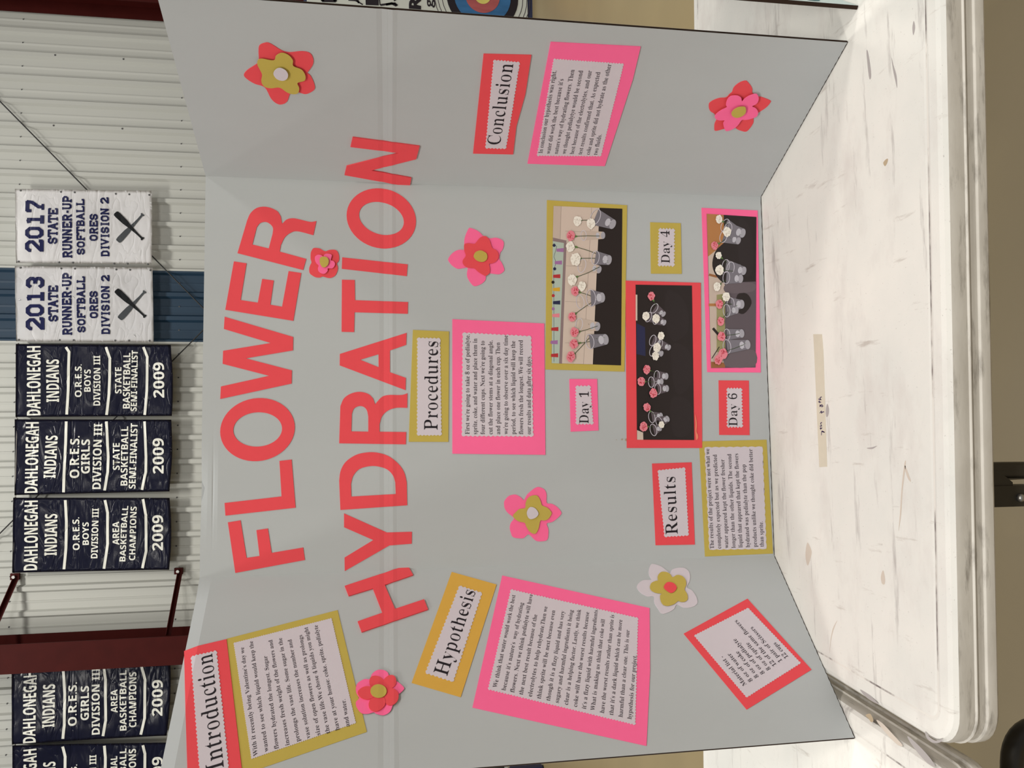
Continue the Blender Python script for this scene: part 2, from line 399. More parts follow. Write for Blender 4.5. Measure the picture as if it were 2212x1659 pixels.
# screw rows
bm = bmesh.new()
for row in (45, 392, 118, 266):
    tz = wall_sf.st(row, 300).y
    for k in range(-24, 24):
        u = b1 + k*PITCHR
        if row in (118, 266):
            if k % 3: continue
            a = u
        else: a = u + PITCHR*0.5
        hh = .036 if row in (118, 266) else 0.003
        r = bmesh.ops.create_cone(bm, cap_ends=True, segments=8, radius1=.010, radius2=.008, depth=.006)
        bmesh.ops.transform(bm, verts=r['verts'], matrix=Matrix.Translation(wall_sf.P(a, tz, hh+.002)) @ Matrix.Rotation(math.pi/2, 4, 'X'))
link('screw_heads', bm, M['screw'], wall_root, kind='stuff')

# red steel columns in front of the cladding
def column(name, s_edge_px, side, label):
    """s_edge: pixel on the near flange edge"""
    depth = 0.42; sf = wall_at(depth+.05); fw = 0.30
    s = sf.st(*s_edge_px).x
    s0, s1 = (s-fw, s) if side < 0 else (s, s+fw)
    t = empty(name, sf.P((s0+s1)/2, 0), label, 'column')
    def slabm(nm, a0, a1, h0, h1):
        bm = bmesh.new(); box(bm, (sf.P((a0+a1)/2, 3.45, (h0+h1)/2)), (a1-a0, abs(h1-h0), 6.9), WROT); return link(nm, bm, M['red_steel'], t)
    slabm('flange', s0, s1, -.016, 0); slabm('flange', s0, s1, -depth, -depth+.016)
    c = (s0+s1)/2; slabm('web', c-.006, c+.006, -depth+.016, -.016)
    return t, sf, (s0, s1)
colL, colsf, colspan = column('steel_column', (200, 1383.5), -1, 'dark red steel column between the navy banners, tied to the wall by two braces')
colR, _, _ = column('steel_column', (100, -12), 1, 'dark red steel column in the corner beyond the neighbouring panel, no braces')
# braces from the wall back to the left column
def brace(x0, y0, x1, y1, label):
    a = wall_at(.06); p = a.P(*a.st(x0, y0)); b2 = wall_at(.36); q = b2.P(*b2.st(x1, y1))
    q = Vector((q.x, q.y, q.z))
    t = empty('column_brace', p, label, 'brace')
    bm = bmesh.new(); d = (q-p).normalized(); u = d.cross(Vector((0, 0, 1))).normalized(); v = d.cross(u)
    box(bm, (p+q)/2, ((q-p).length, .045, .006), 0, (d, u, v)); box(bm, (p+q)/2 + v*.02 + u*.02, ((q-p).length, .006, .045), 0, (d, u, v))
    link('angle_bar', bm, M['red_steel'], t)
    bm = bmesh.new(); box(bm, p + Vector((0, .02, 0)), (.07, .03, .09), WROT); link('bracket', bm, M['red_steel'], t)
    bm = bmesh.new(); r = bmesh.ops.create_cone(bm, cap_ends=True, segments=6, radius1=.018, radius2=.018, depth=.03)
    bmesh.ops.transform(bm, verts=r['verts'], matrix=Matrix.Translation(p + Vector((0, -.015, 0))) @ Matrix.Rotation(math.pi/2, 4, 'X')); link('bolt', bm, M['steel'], t)
brace(31, 1246, -40, 1408, 'red angle brace above the banners\' top corner, running up to the column')
brace(385, 1234, 359, 1372, 'red angle brace below the banners, running to the column just over the board')
# wind-bracing cables
def cable(px, off, label):
    sf = wall_at(off); a, b2 = (sf.P(*sf.st(*p)) for p in px)
    bm = bmesh.new(); tube(bm, [a, b2], .007, 8); o = link('bracing_cable', bm, M['cable']); o['label'] = label; o['category'] = 'cable'
cable(((-60, 158), (520, 748)), .052, 'thin dark bracing cable running down behind the white 2017 banner')
cable(((-60, 1212), (520, 632)), .074, 'thin dark bracing cable running behind the navy banners')

# ------------------------------------------------------------------ banners
def banner(quadpx, m, label, group, lines, divs=(), bats=None, print_mat=None, curl=0.0, seed=0, off=.10, bar_mat=None, eyelets=True):
    base = wall_at(off); q = [base.st(*p) for p in quadpx]   # order: right-top, right-bottom ... as traced, any polygon
    tl = min(q, key=lambda v: v.x-v.y); 
    tops = sorted(q, key=lambda v: -v.y)[:2]; top = sum(v.y for v in tops)/2
    s0, s1 = min(v.x for v in tops), max(v.x for v in tops); bot = min(v.y for v in q)
    Wd, Ht = s1-s0, top-bot
    def disp(a, b2):
        u = (a-s0)/Wd; v = (top-b2)/Ht
        d = noise.noise(Vector((a*1.3+b2*.9+seed, b2*1.1-a*.6, seed*1.7)))*.030 + noise.noise(Vector((a*3.5+b2*3+seed, b2*2.2-a*3.2, seed)))*.008
        return d*min(1, 4*u+.45, 4*(1-u)+.45) * min(1, 4*v+.45) + curl*max(0, v-.8)**2*8 + .03
    cuts = [(0, s0+Wd*k/12) for k in range(1, 12)] + [(1, bot+Ht*k/24) for k in range(1, 24)]
    sf = Surf(base.P0, base.S, base.T, disp, cuts)
    t = empty('banner', sf.P0 + sf.S*((s0+s1)/2) + sf.T*top, label, 'banner', group)
    # cloth: grid warped to the traced outline
    quad = {'tl': min(q, key=lambda v: v.x*1-v.y*1), 'tr': max(q, key=lambda v: v.x+v.y), 'bl': min(q, key=lambda v: v.x+v.y), 'br': max(q, key=lambda v: v.x-v.y)}
    bm = bmesh.new(); NX, NY = 26, 48; g = []
    for j in range(NY+1):
        v = j/NY; row = []
        for i in range(NX+1):
            u = i/NX; p = (quad['tl']*(1-u)+quad['tr']*u)*(1-v) + (quad['bl']*(1-u)+quad['br']*u)*v
            sag = -.018*math.sin(math.pi*u)*(1 if curl else .2)*v
            row.append(bm.verts.new(sf.P(p.x, p.y+sag, 0)))
        g.append(row)
    for j in range(NY):
        for i in range(NX): bm.faces.new((g[j+1][i], g[j+1][i+1], g[j][i+1], g[j][i]))
    bmesh.ops.solidify(bm, geom=bm.faces[:], thickness=.002)
    link('vinyl_sheet', bm, m, t, smooth=True)
    for (s, p0, p1, cap, face) in lines:
        bm = bmesh.new(); type_line(bm, sf, s, p0, p1, cap, face, .004 if face == 'sans' else 0, .006)
        finish(bm, sf); link('text_line', bm, print_mat, t, smooth=True)
    for d in divs:
        bm = bmesh.new(); stroke(bm, sf, d, .028, .006); finish(bm, sf); link('dividing_stripe', bm, print_mat, t)
    if bats:
        for k, (a, b2) in enumerate(bats):
            a, b2 = sf.st(*a), sf.st(*b2); d = (b2-a); L = d.length; d.normalize(); n = Vector((-d.y, d.x))
            pr = [(0, .018), (.02, .030), (.1, .034), (.35, .030), (.55, .018), (.8, .011), (.95, .011), (.96, .02), (1, .02)]
            lp = [tuple(a+d*L*x+n*w) for x, w in pr] + [tuple(a+d*L*x-n*w) for x, w in pr[::-1]]
            bm = bmesh.new(); fill(bm, [lp], None, .006+.0015*(1-k)); finish(bm, sf); link('printed_bat', bm, M['black_print'] if k == 0 else M['grey_print'], t)
    if eyelets:
        for k in range(6):
            v = (.03, .32, .42, .72, .82, .97)[k]
            for u in (.02, .98):
                a, b2 = s0+Wd*u, top-Ht*v; bm = bmesh.new(); r = bmesh.ops.create_cone(bm, cap_ends=True, segments=10, radius1=.011, radius2=.009, depth=.006)
                bmesh.ops.transform(bm, verts=r['verts'], matrix=Matrix.Translation(sf.P(a, b2, .004)) @ Matrix.Rotation(math.pi/2, 4, 'X')); link('eyelet', bm, M['screw'], t)
    else:
        bm = bmesh.new(); tube(bm, [sf.P(s0-.01, top-.012, -.012), sf.P(s1+.01, top-.012, -.012)], .009, 8); link('hanging_rod', bm, M['steel'], t)
    return t
R2, R3, R4 = zz(0, 380, 3.191), zz(0, 860, 3.77), zz(0, 1220, 3.778)
def L(Zf, rows, face=None):
    out = []
    for r in rows:
        s, x, y0, y1, cap = r[:5]; x1 = r[5] if len(r) > 5 else x
        k = {R2: 3.191, R3: 3.77, R4: 3.778}[Zf]
        p0, p1 = Zf([(x, y0), (x1, y1)]); out.append((s, p0, p1, cap/k, face or 'sans'))
    return out
GW, GN = 'white softball banners on the gym wall', 'navy basketball banners on the gym wall'
banner(R2([(112, 95), (1050, 108), (1055, 612), (122, 605)]), M['white_vinyl'], 'white crossed-bats banner dated 2017, hung on plain white cladding', GW,
    L(R2, [('2017', 316, 535, 175, 130), ('STATE', 411, 478, 232, 68), ('RUNNER-UP', 510, 572, 145, 66, 505), ('SOFTBALL', 597, 550, 168, 56, 590), ('ORES', 682, 455, 268, 56), ('DIVISION 2', 763, 563, 155, 58, 755)], 'block'),
    bats=(R2([(800, 258), (995, 444)]), R2([(820, 458), (992, 268)])), print_mat=M['navy_print'], seed=1)
banner(R2([(110, 625), (1055, 635), (1062, 1150), (120, 1142)]), M['white_vinyl'], 'white crossed-bats banner dated 2013, hung over the blue cladding strip', GW,
    L(R2, [('2013', 316, 1068, 698, 130), ('STATE', 411, 1008, 762, 68), ('RUNNER-UP', 505, 1100, 672, 66), ('SOFTBALL', 597, 1082, 700, 56), ('ORES', 683, 985, 798, 56), ('DIVISION 2', 763, 1095, 690, 58)], 'block'),
    bats=(R2([(808, 790), (1007, 974)]), R2([(828, 988), (1005, 798)])), print_mat=M['navy_print'], seed=2)
banner(R2([(118, 1160), (1187, 1168), (1192, 1655), (116, 1662)]), M['navy_vinyl'], 'navy boys semi-finalist banner beside the white 2013 banner', GN,
    L(R2, [('DAHLONEGAH', 289, 1650, 1175, 92), ('INDIANS', 415, 1558, 1266, 86), ('O.R.E.S.', 570, 1525, 1300, 45), ('BOYS', 632, 1488, 1335, 44), ('DIVISION III', 698, 1583, 1240, 46), ('STATE', 843, 1500, 1320, 44), ('BASKETBALL', 900, 1603, 1222, 48, 905), ('SEMI-FINALIST', 947, 1622, 1205, 42, 957), ('2009', 1140, 1530, 1288, 75)]),
    [R2([(462, 1182), (484, 1215), (478, 1480), (470, 1645)]), R2([(738, 1182), (764, 1260), (758, 1500), (742, 1648)]), R2([(995, 1182), (1022, 1250), (1018, 1480), (1003, 1648)])], print_mat=M['white_print'], curl=.05, seed=3, eyelets=False)
banner(R3([(130, 172), (1405, 176), (1390, 757), (128, 788)]), M['navy_vinyl'], 'navy girls semi-finalist banner, middle one of three hanging together', GN,
    L(R3, [('DAHLONEGAH', 316, 768, 195, 104, 326), ('INDIANS', 466, 648, 305, 98, 480), ('O.R.E.S.', 655, 648, 308, 74), ('GIRLS', 740, 612, 335, 68), ('DIVISION III', 828, 738, 208, 68, 840), ('STATE', 982, 583, 365, 56), ('BASKETBALL', 1045, 710, 230, 56, 1052), ('SEMI-FINALIST', 1112, 735, 205, 56, 1130), ('2009', 1343, 612, 325, 88)]),
    [R3([(548, 190), (542, 480), (528, 765)]), R3([(874, 190), (888, 480), (884, 600), (860, 750)]), R3([(1186, 190), (1198, 480), (1196, 600), (1165, 745)])], print_mat=M['white_print'], curl=.05, seed=4, eyelets=False)
banner(R3([(120, 808), (1390, 810), (1388, 1392), (110, 1418)]), M['navy_vinyl'], 'navy boys area champions banner, right beside the braced column', GN,
    L(R3, [('DAHLONEGAH', 312, 1395, 830, 106, 322), ('INDIANS', 466, 1278, 940, 98, 476), ('O.R.E.S.', 652, 1235, 968, 55), ('BOYS', 730, 1192, 1008, 52), ('DIVISION III', 802, 1300, 895, 54, 814), ('AREA', 982, 1190, 1000, 54), ('BASKETBALL', 1030, 1325, 875, 48, 1055), ('CHAMPIONS', 1110, 1315, 880, 50, 1125), ('2009', 1336, 1235, 948, 86)]),
    [R3([(542, 828), (548, 1000), (540, 1220), (530, 1390)]), R3([(864, 828), (886, 930), (886, 1180), (856, 1385)]), R3([(1172, 820), (1198, 950), (1200, 1240), (1168, 1380)])], print_mat=M['white_print'], curl=.05, seed=5, eyelets=False)
banner(R4([(105, 850), (1398, 800), (1370, 1382), (110, 1455)]), M['navy_vinyl'], 'navy girls area champions banner, on the other side of the column', GN,
    L(R4, [('DAHLONEGAH', 308, 1435, 857, 104), ('INDIANS', 460, 1308, 965, 98), ('O.R.E.S.', 637, 1300, 950, 68), ('GIRLS', 736, 1255, 978, 66), ('DIVISION III', 824, 1372, 832, 64), ('AREA', 970, 1195, 1005, 54), ('BASKETBALL', 1042, 1340, 850, 54), ('CHAMPIONS', 1122, 1312, 865, 58), ('2009', 1336, 1218, 928, 86)]),
    [R4([(524, 840), (540, 1040), (538, 1300), (526, 1408)]), R4([(856, 830), (872, 930), (872, 1260), (850, 1388)]), R4([(1164, 820), (1192, 930), (1190, 1240), (1158, 1375)])], print_mat=M['white_print'], curl=.05, seed=6, eyelets=False)
banner(R4([(112, 1465), (1385, 1438), (1360, 2020), (112, 2070)]), M['navy_vinyl'], 'navy regional champions banner cut by the picture edge, farthest past the column', GN,
    L(R4, [('DAHLONEGAH', 308, 2065, 1490, 104), ('INDIANS', 458, 1940, 1598, 98), ('O.R.E.S.', 637, 1905, 1620, 50), ('BOYS', 715, 1860, 1690, 50), ('DIVISION III', 796, 1950, 1540, 56), ('REGIONAL', 968, 1870, 1548, 54), ('BASKETBALL', 1042, 1975, 1485, 54), ('CHAMPIONS', 1120, 1940, 1487, 58), ('2009', 1336, 1850, 1552, 86)]),
    [R4([(520, 1475), (538, 1560), (536, 1900), (526, 2040)]), R4([(862, 1465), (870, 1560), (870, 1880), (846, 2020)]), R4([(1176, 1460), (1192, 1530), (1190, 1880), (1158, 2010)])], print_mat=M['white_print'], curl=.05, seed=7, eyelets=False)

# ------------------------------------------------------------------ free-standing drawn panel and navy mat far off
PY = hit(1150, 20, Vector((0, 0, 0)), Vector((0, 0, 1))).y
psf = Surf((0, PY, 0), (1, 0, 0), (0, 0, 1))
ps0 = psf.st(1000, 60).x; pt = psf.st(663, 0).y; M['poster'] = mat('poster_white', (0.52, 0.54, 0.49), 0.6); M['poster2'] = mat('poster_grey', (0.42, 0.43, 0.42), 0.6)
M['navy_pad'] = mat('navy_vinyl_frame', (0.028, 0.034, 0.075), 0.4); M['pblue'] = mat('pencil_blue', (0.03, 0.12, 0.27), 0.7); M['pred'] = mat('pencil_red', (0.36, 0.085, 0.085), 0.7); M['pyel'] = mat('pencil_yellow', (0.62, 0.55, 0.14), 0.7)
for k in ('pblue', 'pred', 'pyel'): noisy(M[k], 9, .35, (2, 1, .7))
t = empty('drawn_panel', psf.P(ps0+.6, 0), 'tall drawn panel with black lettering and a coloured target ring, standing on the floor', 'poster board')
bm = bmesh.new(); fill(bm, [[(ps0, 0), (ps0+1.3, 0), (ps0+1.3, pt+.03), (ps0, pt+.03)]], -.06, 0); finish(bm, psf); link('frame', bm, M['navy_pad'], t)
pb = psf.st(1139, 10).y
bm = bmesh.new(); fill(bm, [[(ps0+.02, pb), (ps0+1.27, pb), (ps0+1.27, pt), (ps0+.02, pt)]], 0, .01); finish(bm, psf); link('paper', bm, M['poster'], t)
Q1, Q2 = zz(560, 0, 7.373), zz(840, 0, 6.144)
bm = bmesh.new()
type_line(bm, psf, 'R.', (908, 22), (908, -12), 24, 'plain', .04, .013); type_line(bm, psf, 'go', (934, 18), (934, -20), 18, 'plain', .012, .013)
finish(bm, psf); link('lettering', bm, M['ink'], t)
bm = bmesh.new()
for st, w in ((Q1([(1010, -80), (1010, 20), (1210, 25), (1215, -60)]), .03), (Q1([(1420, 12), (1530, 20), (1590, 50), (1650, 85)]), .012), (Q1([(1540, -20), (1590, 60)]), .02), (Q1([(1790, -200), (1800, 95)]), .12), (Q1([(1905, -100), (1925, 95)]), .01), (Q1([(1930, 92), (2080, 70), (2160, 65), (2200, 100)]), .018), (Q2([(-40, 70), (40, 55), (100, 85)]), .022), (Q2([(60, 10), (120, -30)]), .03)):
    stroke(bm, psf, st, w, .013)
finish(bm, psf); link('ink_drawing', bm, M['ink'], t)
tc0 = psf.st(1042, -6); 
for nm, rr, mt, h in (('outer_ring', .345, 'ink', .013), ('blue_ring', .272, 'pblue', .015), ('red_ring', .165, 'pred', .017), ('yellow_centre', .077, 'pyel', .019)):
    bm = bmesh.new(); fill(bm, [[(tc0.x+rr*math.cos(a), tc0.y+rr*math.sin(a)) for a in (2*math.pi*k/40 for k in range(40))]], None, h); finish(bm, psf)
    link('target_ring', bm, M[mt], t, label=nm.replace('_', ' '))
bm = bmesh.new()
for rr in (.39, .43, .46):
    st = [(tc0.x+rr*math.cos(a), tc0.y+rr*math.sin(a)) for a in (2*math.pi*k/40 for k in range(41))]
    for qd in stroke_quads(st, .006): bm.faces.new([bm.verts.new((*p, .013)) for p in qd])
finish(bm, psf); link('pencil_ring', bm, M['grey_ink'], t)
# navy mat leaning at the other side
e0 = psf.st(1168, 1659).x
M['navy_mat'] = mat('navy_mat', (0.018, 0.021, 0.06), 0.45); M['blk'] = mat('black_mat', (0.006, 0.006, 0.007), 0.5)
t = empty('folded_mat', psf.P(-3.4, 0), 'navy mat with a black upper band standing on the floor past the board', 'mat')
for k in range(5):
    bm = bmesh.new(); x0 = -3.05-.62*k; zt = psf.st(1100, 1655).y; box(bm, (x0-.3, PY+.05, zt/2), (.6, .1, zt)); bmesh.ops.bevel(bm, geom=bm.edges[:], offset=.015, segments=2, affect='EDGES'); link('pad', bm, M['navy_mat'], t)
    bm = bmesh.new(); box(bm, (x0-.3, PY+.06, zt+.2), (.6, .08, .36)); bmesh.ops.bevel(bm, geom=bm.edges[:], offset=.015, segments=2, affect='EDGES'); link('pad', bm, M['blk'], t)

# ------------------------------------------------------------------ folding tables
def make_table(org, ang, label, legs_at, skew=0.0):
    """org: corner point (left-front) in the world, table runs +x and +y from it in its own frame"""
    Lx, Ly, rad = 1.83, 0.745, .045
    ax = Vector((math.cos(ang), math.sin(ang), 0)); ay = Vector((-math.sin(ang), math.cos(ang), 0)); org = Vector((org[0], org[1], TZ))
    t = empty('folding_table', org + ax*Lx/2 + ay*Ly/2 - Vector((0, 0, TZ)), label, 'table')
    def ring(inset, z):
        pts = []; r = max(rad-inset, .004)
        for cx, cy, a0 in ((Lx-inset-r, inset+r, -90), (Lx-inset-r, Ly-inset-r, 0), (inset+r, Ly-inset-r, 90), (inset+r, inset+r, 180)):
            for k in range(9):
                a = math.radians(a0+90*k/8); pts.append(org + ax*(cx+r*math.cos(a)) + ay*(cy+r*math.sin(a)) + Vector((0, 0, z)))
        return pts
    top = [(.034, 0), (.0305, -.0004), (.028, -.0004), (.025, .0003), (.012, .0002), (.006, -.0018), (.002, -.006)]
    side = [(.002, -.006), (.0005, -.012), (.001, -.025), (-.001, -.0265), (-.001, -.0275), (.0015, -.029), (.0015, -.039), (-.001, -.0405), (-.0015, -.042), (-.001, -.052), (.0005, -.0545), (.009, -.0555), (.03, -.0555)]
    def sweep(prof, cap0=None):
        bm = bmesh.new(); rs = [[bm.verts.new(p) for p in ring(i, z)] for i, z in prof]; n = len(rs[0])
        for a, b2 in zip(rs, rs[1:]):
            for k in range(n): bm.faces.new((a[k], b2[k], b2[(k+1) % n], a[(k+1) % n]))
        if cap0 is not None: bm.faces.new(rs[cap0][::1] if cap0 == 0 else rs[cap0][::-1])
        bmesh.ops.recalc_face_normals(bm, faces=bm.faces[:]); return bm
    tt = link('tabletop', sweep(top, 0), [M['plastic'], M['groove']], t, smooth=False)
    for p in tt.data.polygons:
        if len(p.vertices) == 4 and all(-.00045 < v.z+t.location.z-TZ < -.00035 for v in (tt.data.vertices[i].co for i in p.vertices)): p.material_index = 1
    o = link('edge_skirt', sweep(side, -1), M['edge'], t, smooth=True); o.data.set_sharp_from_angle(angle=math.radians(24))
    for p in t.children[0].data.polygons: p.use_smooth = len(p.vertices) == 4
    # steel rails under the top and folding legs
    for yy in (.10, Ly-.10):
        bm = bmesh.new(); box(bm, org + ax*Lx/2 + ay*yy + Vector((0, 0, -.066)), (Lx-.24, .025, .02), ang); link('under_rail', bm, M['black_metal'], t)
    P = lambda x, y, z: org + ax*x + ay*y + Vector((0, 0, z))
    for lx, din in legs_at:
        bm = bmesh.new(); tube(bm, bend([P(lx, .07, -.0759), P(lx, .07, -.16), P(lx-din*.02, .055, -TZ+.012), P(lx-din*.02+skew, Ly-.055, -TZ+.012), P(lx+skew, Ly-.07, -.16), P(lx+skew, Ly-.07, -.0759)], .05), .0108, 12); link('leg', bm, M['black_metal'], t, smooth=True)
        bm = bmesh.new(); tube(bm, bend([P(lx, .07, -.25), P(lx+skew, Ly-.07, -.25)], .02), .009, 8); link('crossbar', bm, M['black_metal'], t)
    return t, P
TA = -.041
f0 = on_table(2046, 0, -.006); f1 = on_table(2066, 1040, -.006)
TA = math.atan2(f0.y-f1.y, f0.x-f1.x)
corner = f1 + Vector((math.cos(TA), math.sin(TA), 0))*((-.474-f1.x))
tab1, P1 = make_table(corner, TA, 'worn white plastic folding table holding the flower board, masking tape on its top', [(.317, 1), (1.5, -1)], -.085)
ax1 = Vector((math.cos(TA), math.sin(TA), 0)); ay1 = Vector((-math.sin(TA), math.cos(TA), 0))
c2 = corner - ax1*(1.83+.024) - ay1*.004
tab2, P2 = make_table(c2, TA, 'scuffed white plastic folding table butted against the end of the taped one', [(.33, 1)])

# folding hardware glimpsed below the front edge
def plate(P, pts, th, y, name, parent, m='black_metal'):
    bm = bmesh.new(); a = [bm.verts.new(P(p[0], y, p[1])) for p in pts]; b2 = [bm.verts.new(P(p[0], y+th, p[1])) for p in pts]; n = len(pts)
    bm.faces.new(a); bm.faces.new(b2[::-1])
    for k in range(n): bm.faces.new((a[k], b2[k], b2[(k+1) % n], a[(k+1) % n]))
    bmesh.ops.recalc_face_normals(bm, faces=bm.faces[:]); return link(name, bm, M[m], parent)
plate(P1, [(.273, -.056), (.299, -.056), (.299, -.25), (.273, -.25)], .014, .058, 'leg_channel', tab1)
plate(P1, [(.299, -.056), (.335, -.056), (.318, -.112), (.303, -.132), (.299, -.132)], .01, .060, 'gusset', tab1)
bm = bmesh.new(); r = bmesh.ops.create_uvsphere(bm, u_segments=12, v_segments=6, radius=.0055); bmesh.ops.transform(bm, verts=r['verts'], matrix=Matrix.Translation(P1(.284, .057, -.140))); link('rivet', bm, M['steel'], tab1, smooth=True)
# the other table's near leg frame: a bent tube with a diagonal stay
bm = bmesh.new(); tube(bm, bend([P1(-.26, .15, -.075), P1(-.24, .15, -.198), P1(-.045, .15, -.205), P1(-.030, .15, -TZ+.017)], .045, 8), .0155, 14); link('leg', bm, M['black_metal'], tab2, smooth=True)
bm = bmesh.new(); a, b2 = P1(-.085, .15, -.205), P1(-.040, .15, -.30); d = (b2-a).normalized(); box(bm, (a+b2)/2, ((b2-a).length, .012, .022), 0, (d, ay1, d.cross(ay1))); link('stay', bm, M['black_metal'], tab2)

# scuffs and drips with shapes of their own on the worn top
tsf = Surf((0, 0, TZ), (1, 0, 0), (0, 1, 0))
M['scuff'] = mat('grey_scuff', (0.36, 0.33, 0.32), 0.7, 0.1); M['drip'] = mat('brown_drip', (0.42, 0.33, 0.22), 0.5, 0.2); M['tan_mark'] = mat('tan_mark', (0.55, 0.48, 0.41), 0.6, 0.1)
def blot(pts, m, parent):
    bm = bmesh.new(); fill(bm, [[tuple(tsf.st(*p)) for p in smooth_loop(pts)]], None, .00012); finish(bm, tsf); link('stain', bm, M[m], parent)
blot([(1908, 352), (1913, 345), (1918, 343), (1917, 351), (1912, 359)], 'drip', tab1)
blot([(1903, 1245), (1908, 1232), (1912, 1250), (1911, 1262), (1905, 1260)], 'tan_mark', tab1)
blot([(1740, 1200), (1744, 1172), (1752, 1186), (1753, 1198), (1745, 1222)], 'tan_mark', tab1)
blot([(1872, 110), (1875, 112), (1880, 140), (1882, 165), (1878, 170), (1874, 140)], 'scuff', tab1)
blot([(1926, 124), (1930, 140), (1937, 165), (1938, 190), (1935, 178), (1929, 150)], 'scuff', tab1)
blot([(1974, 45), (1977, 60), (1973, 76), (1971, 60)], 'scuff', tab1)
blot([(1785, 900), (1789, 898), (1791, 885), (1787, 872), (1784, 885)], 'scuff', tab1)
blot([(1872, 968), (1884, 966), (1895, 963), (1884, 970)], 'scuff', tab1)
blot([(1954, 1000), (1957, 1002), (1950, 1060), (1947, 1110), (1941, 1148), (1944, 1110), (1948, 1050)], 'tan_mark', tab1)
blot([(1955, 1005), (1962, 1022), (1968, 1040), (1962, 1035), (1956, 1018)], 'tan_mark', tab1)
blot([(1809, 1340), (1801, 1360), (1795, 1385), (1792, 1413), (1794, 1385), (1799, 1358)], 'tan_mark', tab1)
blot([(1858, 1490), (1872, 1496), (1886, 1508), (1898, 1521), (1886, 1516), (1870, 1505)], 'scuff', tab1)
blot([(1998, 1580), (2008, 1592), (2022, 1600), (2036, 1596), (2030, 1604), (2014, 1604), (2002, 1594)], 'scuff', tab1)
blot([(1870, 1545), (1880, 1542), (1887, 1556), (1882, 1560), (1876, 1552)], 'drip', tab2)
blot([(1893, 1556), (1906, 1562), (1928, 1585), (1950, 1610), (1938, 1608), (1915, 1585)], 'tan_mark', tab2)
blot([(1960, 1590), (1978, 1604), (2005, 1632), (2020, 1655), (2000, 1645), (1972, 1612)], 'scuff', tab2)

# masking tape with the pen note
t = sheet('masking_tape', tsf, [[(1757, 722), (1776, 722), (1779, 760), (1787, 1008), (1770, 1009), (1759, 760)]], 0, .0003, M['tape'], None)
t['label'] = 'strip of masking tape with 7th and 8th written on it, stuck to the table'; t['category'] = 'tape'
tz = zz(1700, 760, 5.925)
hand = [[(445, 1068), (447, 1020), (485, 1030), (450, 1012)], [(425, 980), (447, 982), (450, 965)], [(433, 999), (433, 964)], [(425, 952), (448, 948), (438, 930), (432, 915), (450, 903)],
        [(425, 785), (440, 760), (445, 785), (460, 770), (478, 768)], [(445, 790), (447, 755)], [(425, 705), (440, 680), (455, 680), (465, 695), (450, 705), (438, 690), (425, 680), (425, 705)], [(405, 640), (440, 645)], [(419, 657), (415, 620)], [(405, 605), (440, 612), (425, 595), (430, 585), (448, 577)]]
bm = bmesh.new()
for hpts in hand: stroke(bm, tsf, tz(hpts), .0013, .0005)
finish(bm, tsf)
link('handwriting', bm, M['pen'], t)

# ------------------------------------------------------------------ the tri-fold board
AL, AR, WL, WR, BW, BH = 0.76973, 1.10152, 0.30413, 0.30057, 0.61, 0.914
def crease(a, b2):
    d = 0.0
    for c0, w, amp in ((tA, .007, -.00045), (tB, .006, .00045)):
        d += amp*max(0, 1-abs(b2-c0)/w)
    return d
tmpC = Surf((-BW/2, 0, TZ), (1, 0, 0), (0, 0, 1))
tA, tB = tmpC.st(829, 800).y, tmpC.st(848, 800).y
kin = [(1, tA+k) for k in (-.007, 0, .007)] + [(1, tB+k) for k in (-.006, 0, .006)]
bl, br = Vector((-BW/2, 0, TZ)), Vector((BW/2, 0, TZ))
dL = Vector((-math.cos(AL), -math.sin(AL), 0)); dR = Vector((math.cos(AR), -math.sin(AR), 0))
def crC(a, b2):     # soft dent in the top edge
    k = math.exp(-((a-.129)/.05)**2); e = b2-(BH-.017)
    return crease(a, b2) + k*(-.0016*max(0, 1-abs(e)/.004) - .0035*max(0, e)/.017)
tK = BH-.017
def crL(a, b2): return crease(a, b2) + (-.0045*max(0, b2-tK)/(BH-tK))*min(1, a/.04)   # rolled-back top strip
centre = Surf(bl, (1, 0, 0), (0, 0, 1), crC, kin)
left = Surf(bl, dL, (0, 0, 1), crL, kin + [(1, tK), (0, .04)])
right = Surf(br, dR, (0, 0, 1), crease, kin)
board = empty('display_board', (0, 0, TZ), 'white tri-fold project board titled flower hydration, covered in coral letters, cards and paper flowers', 'display board')
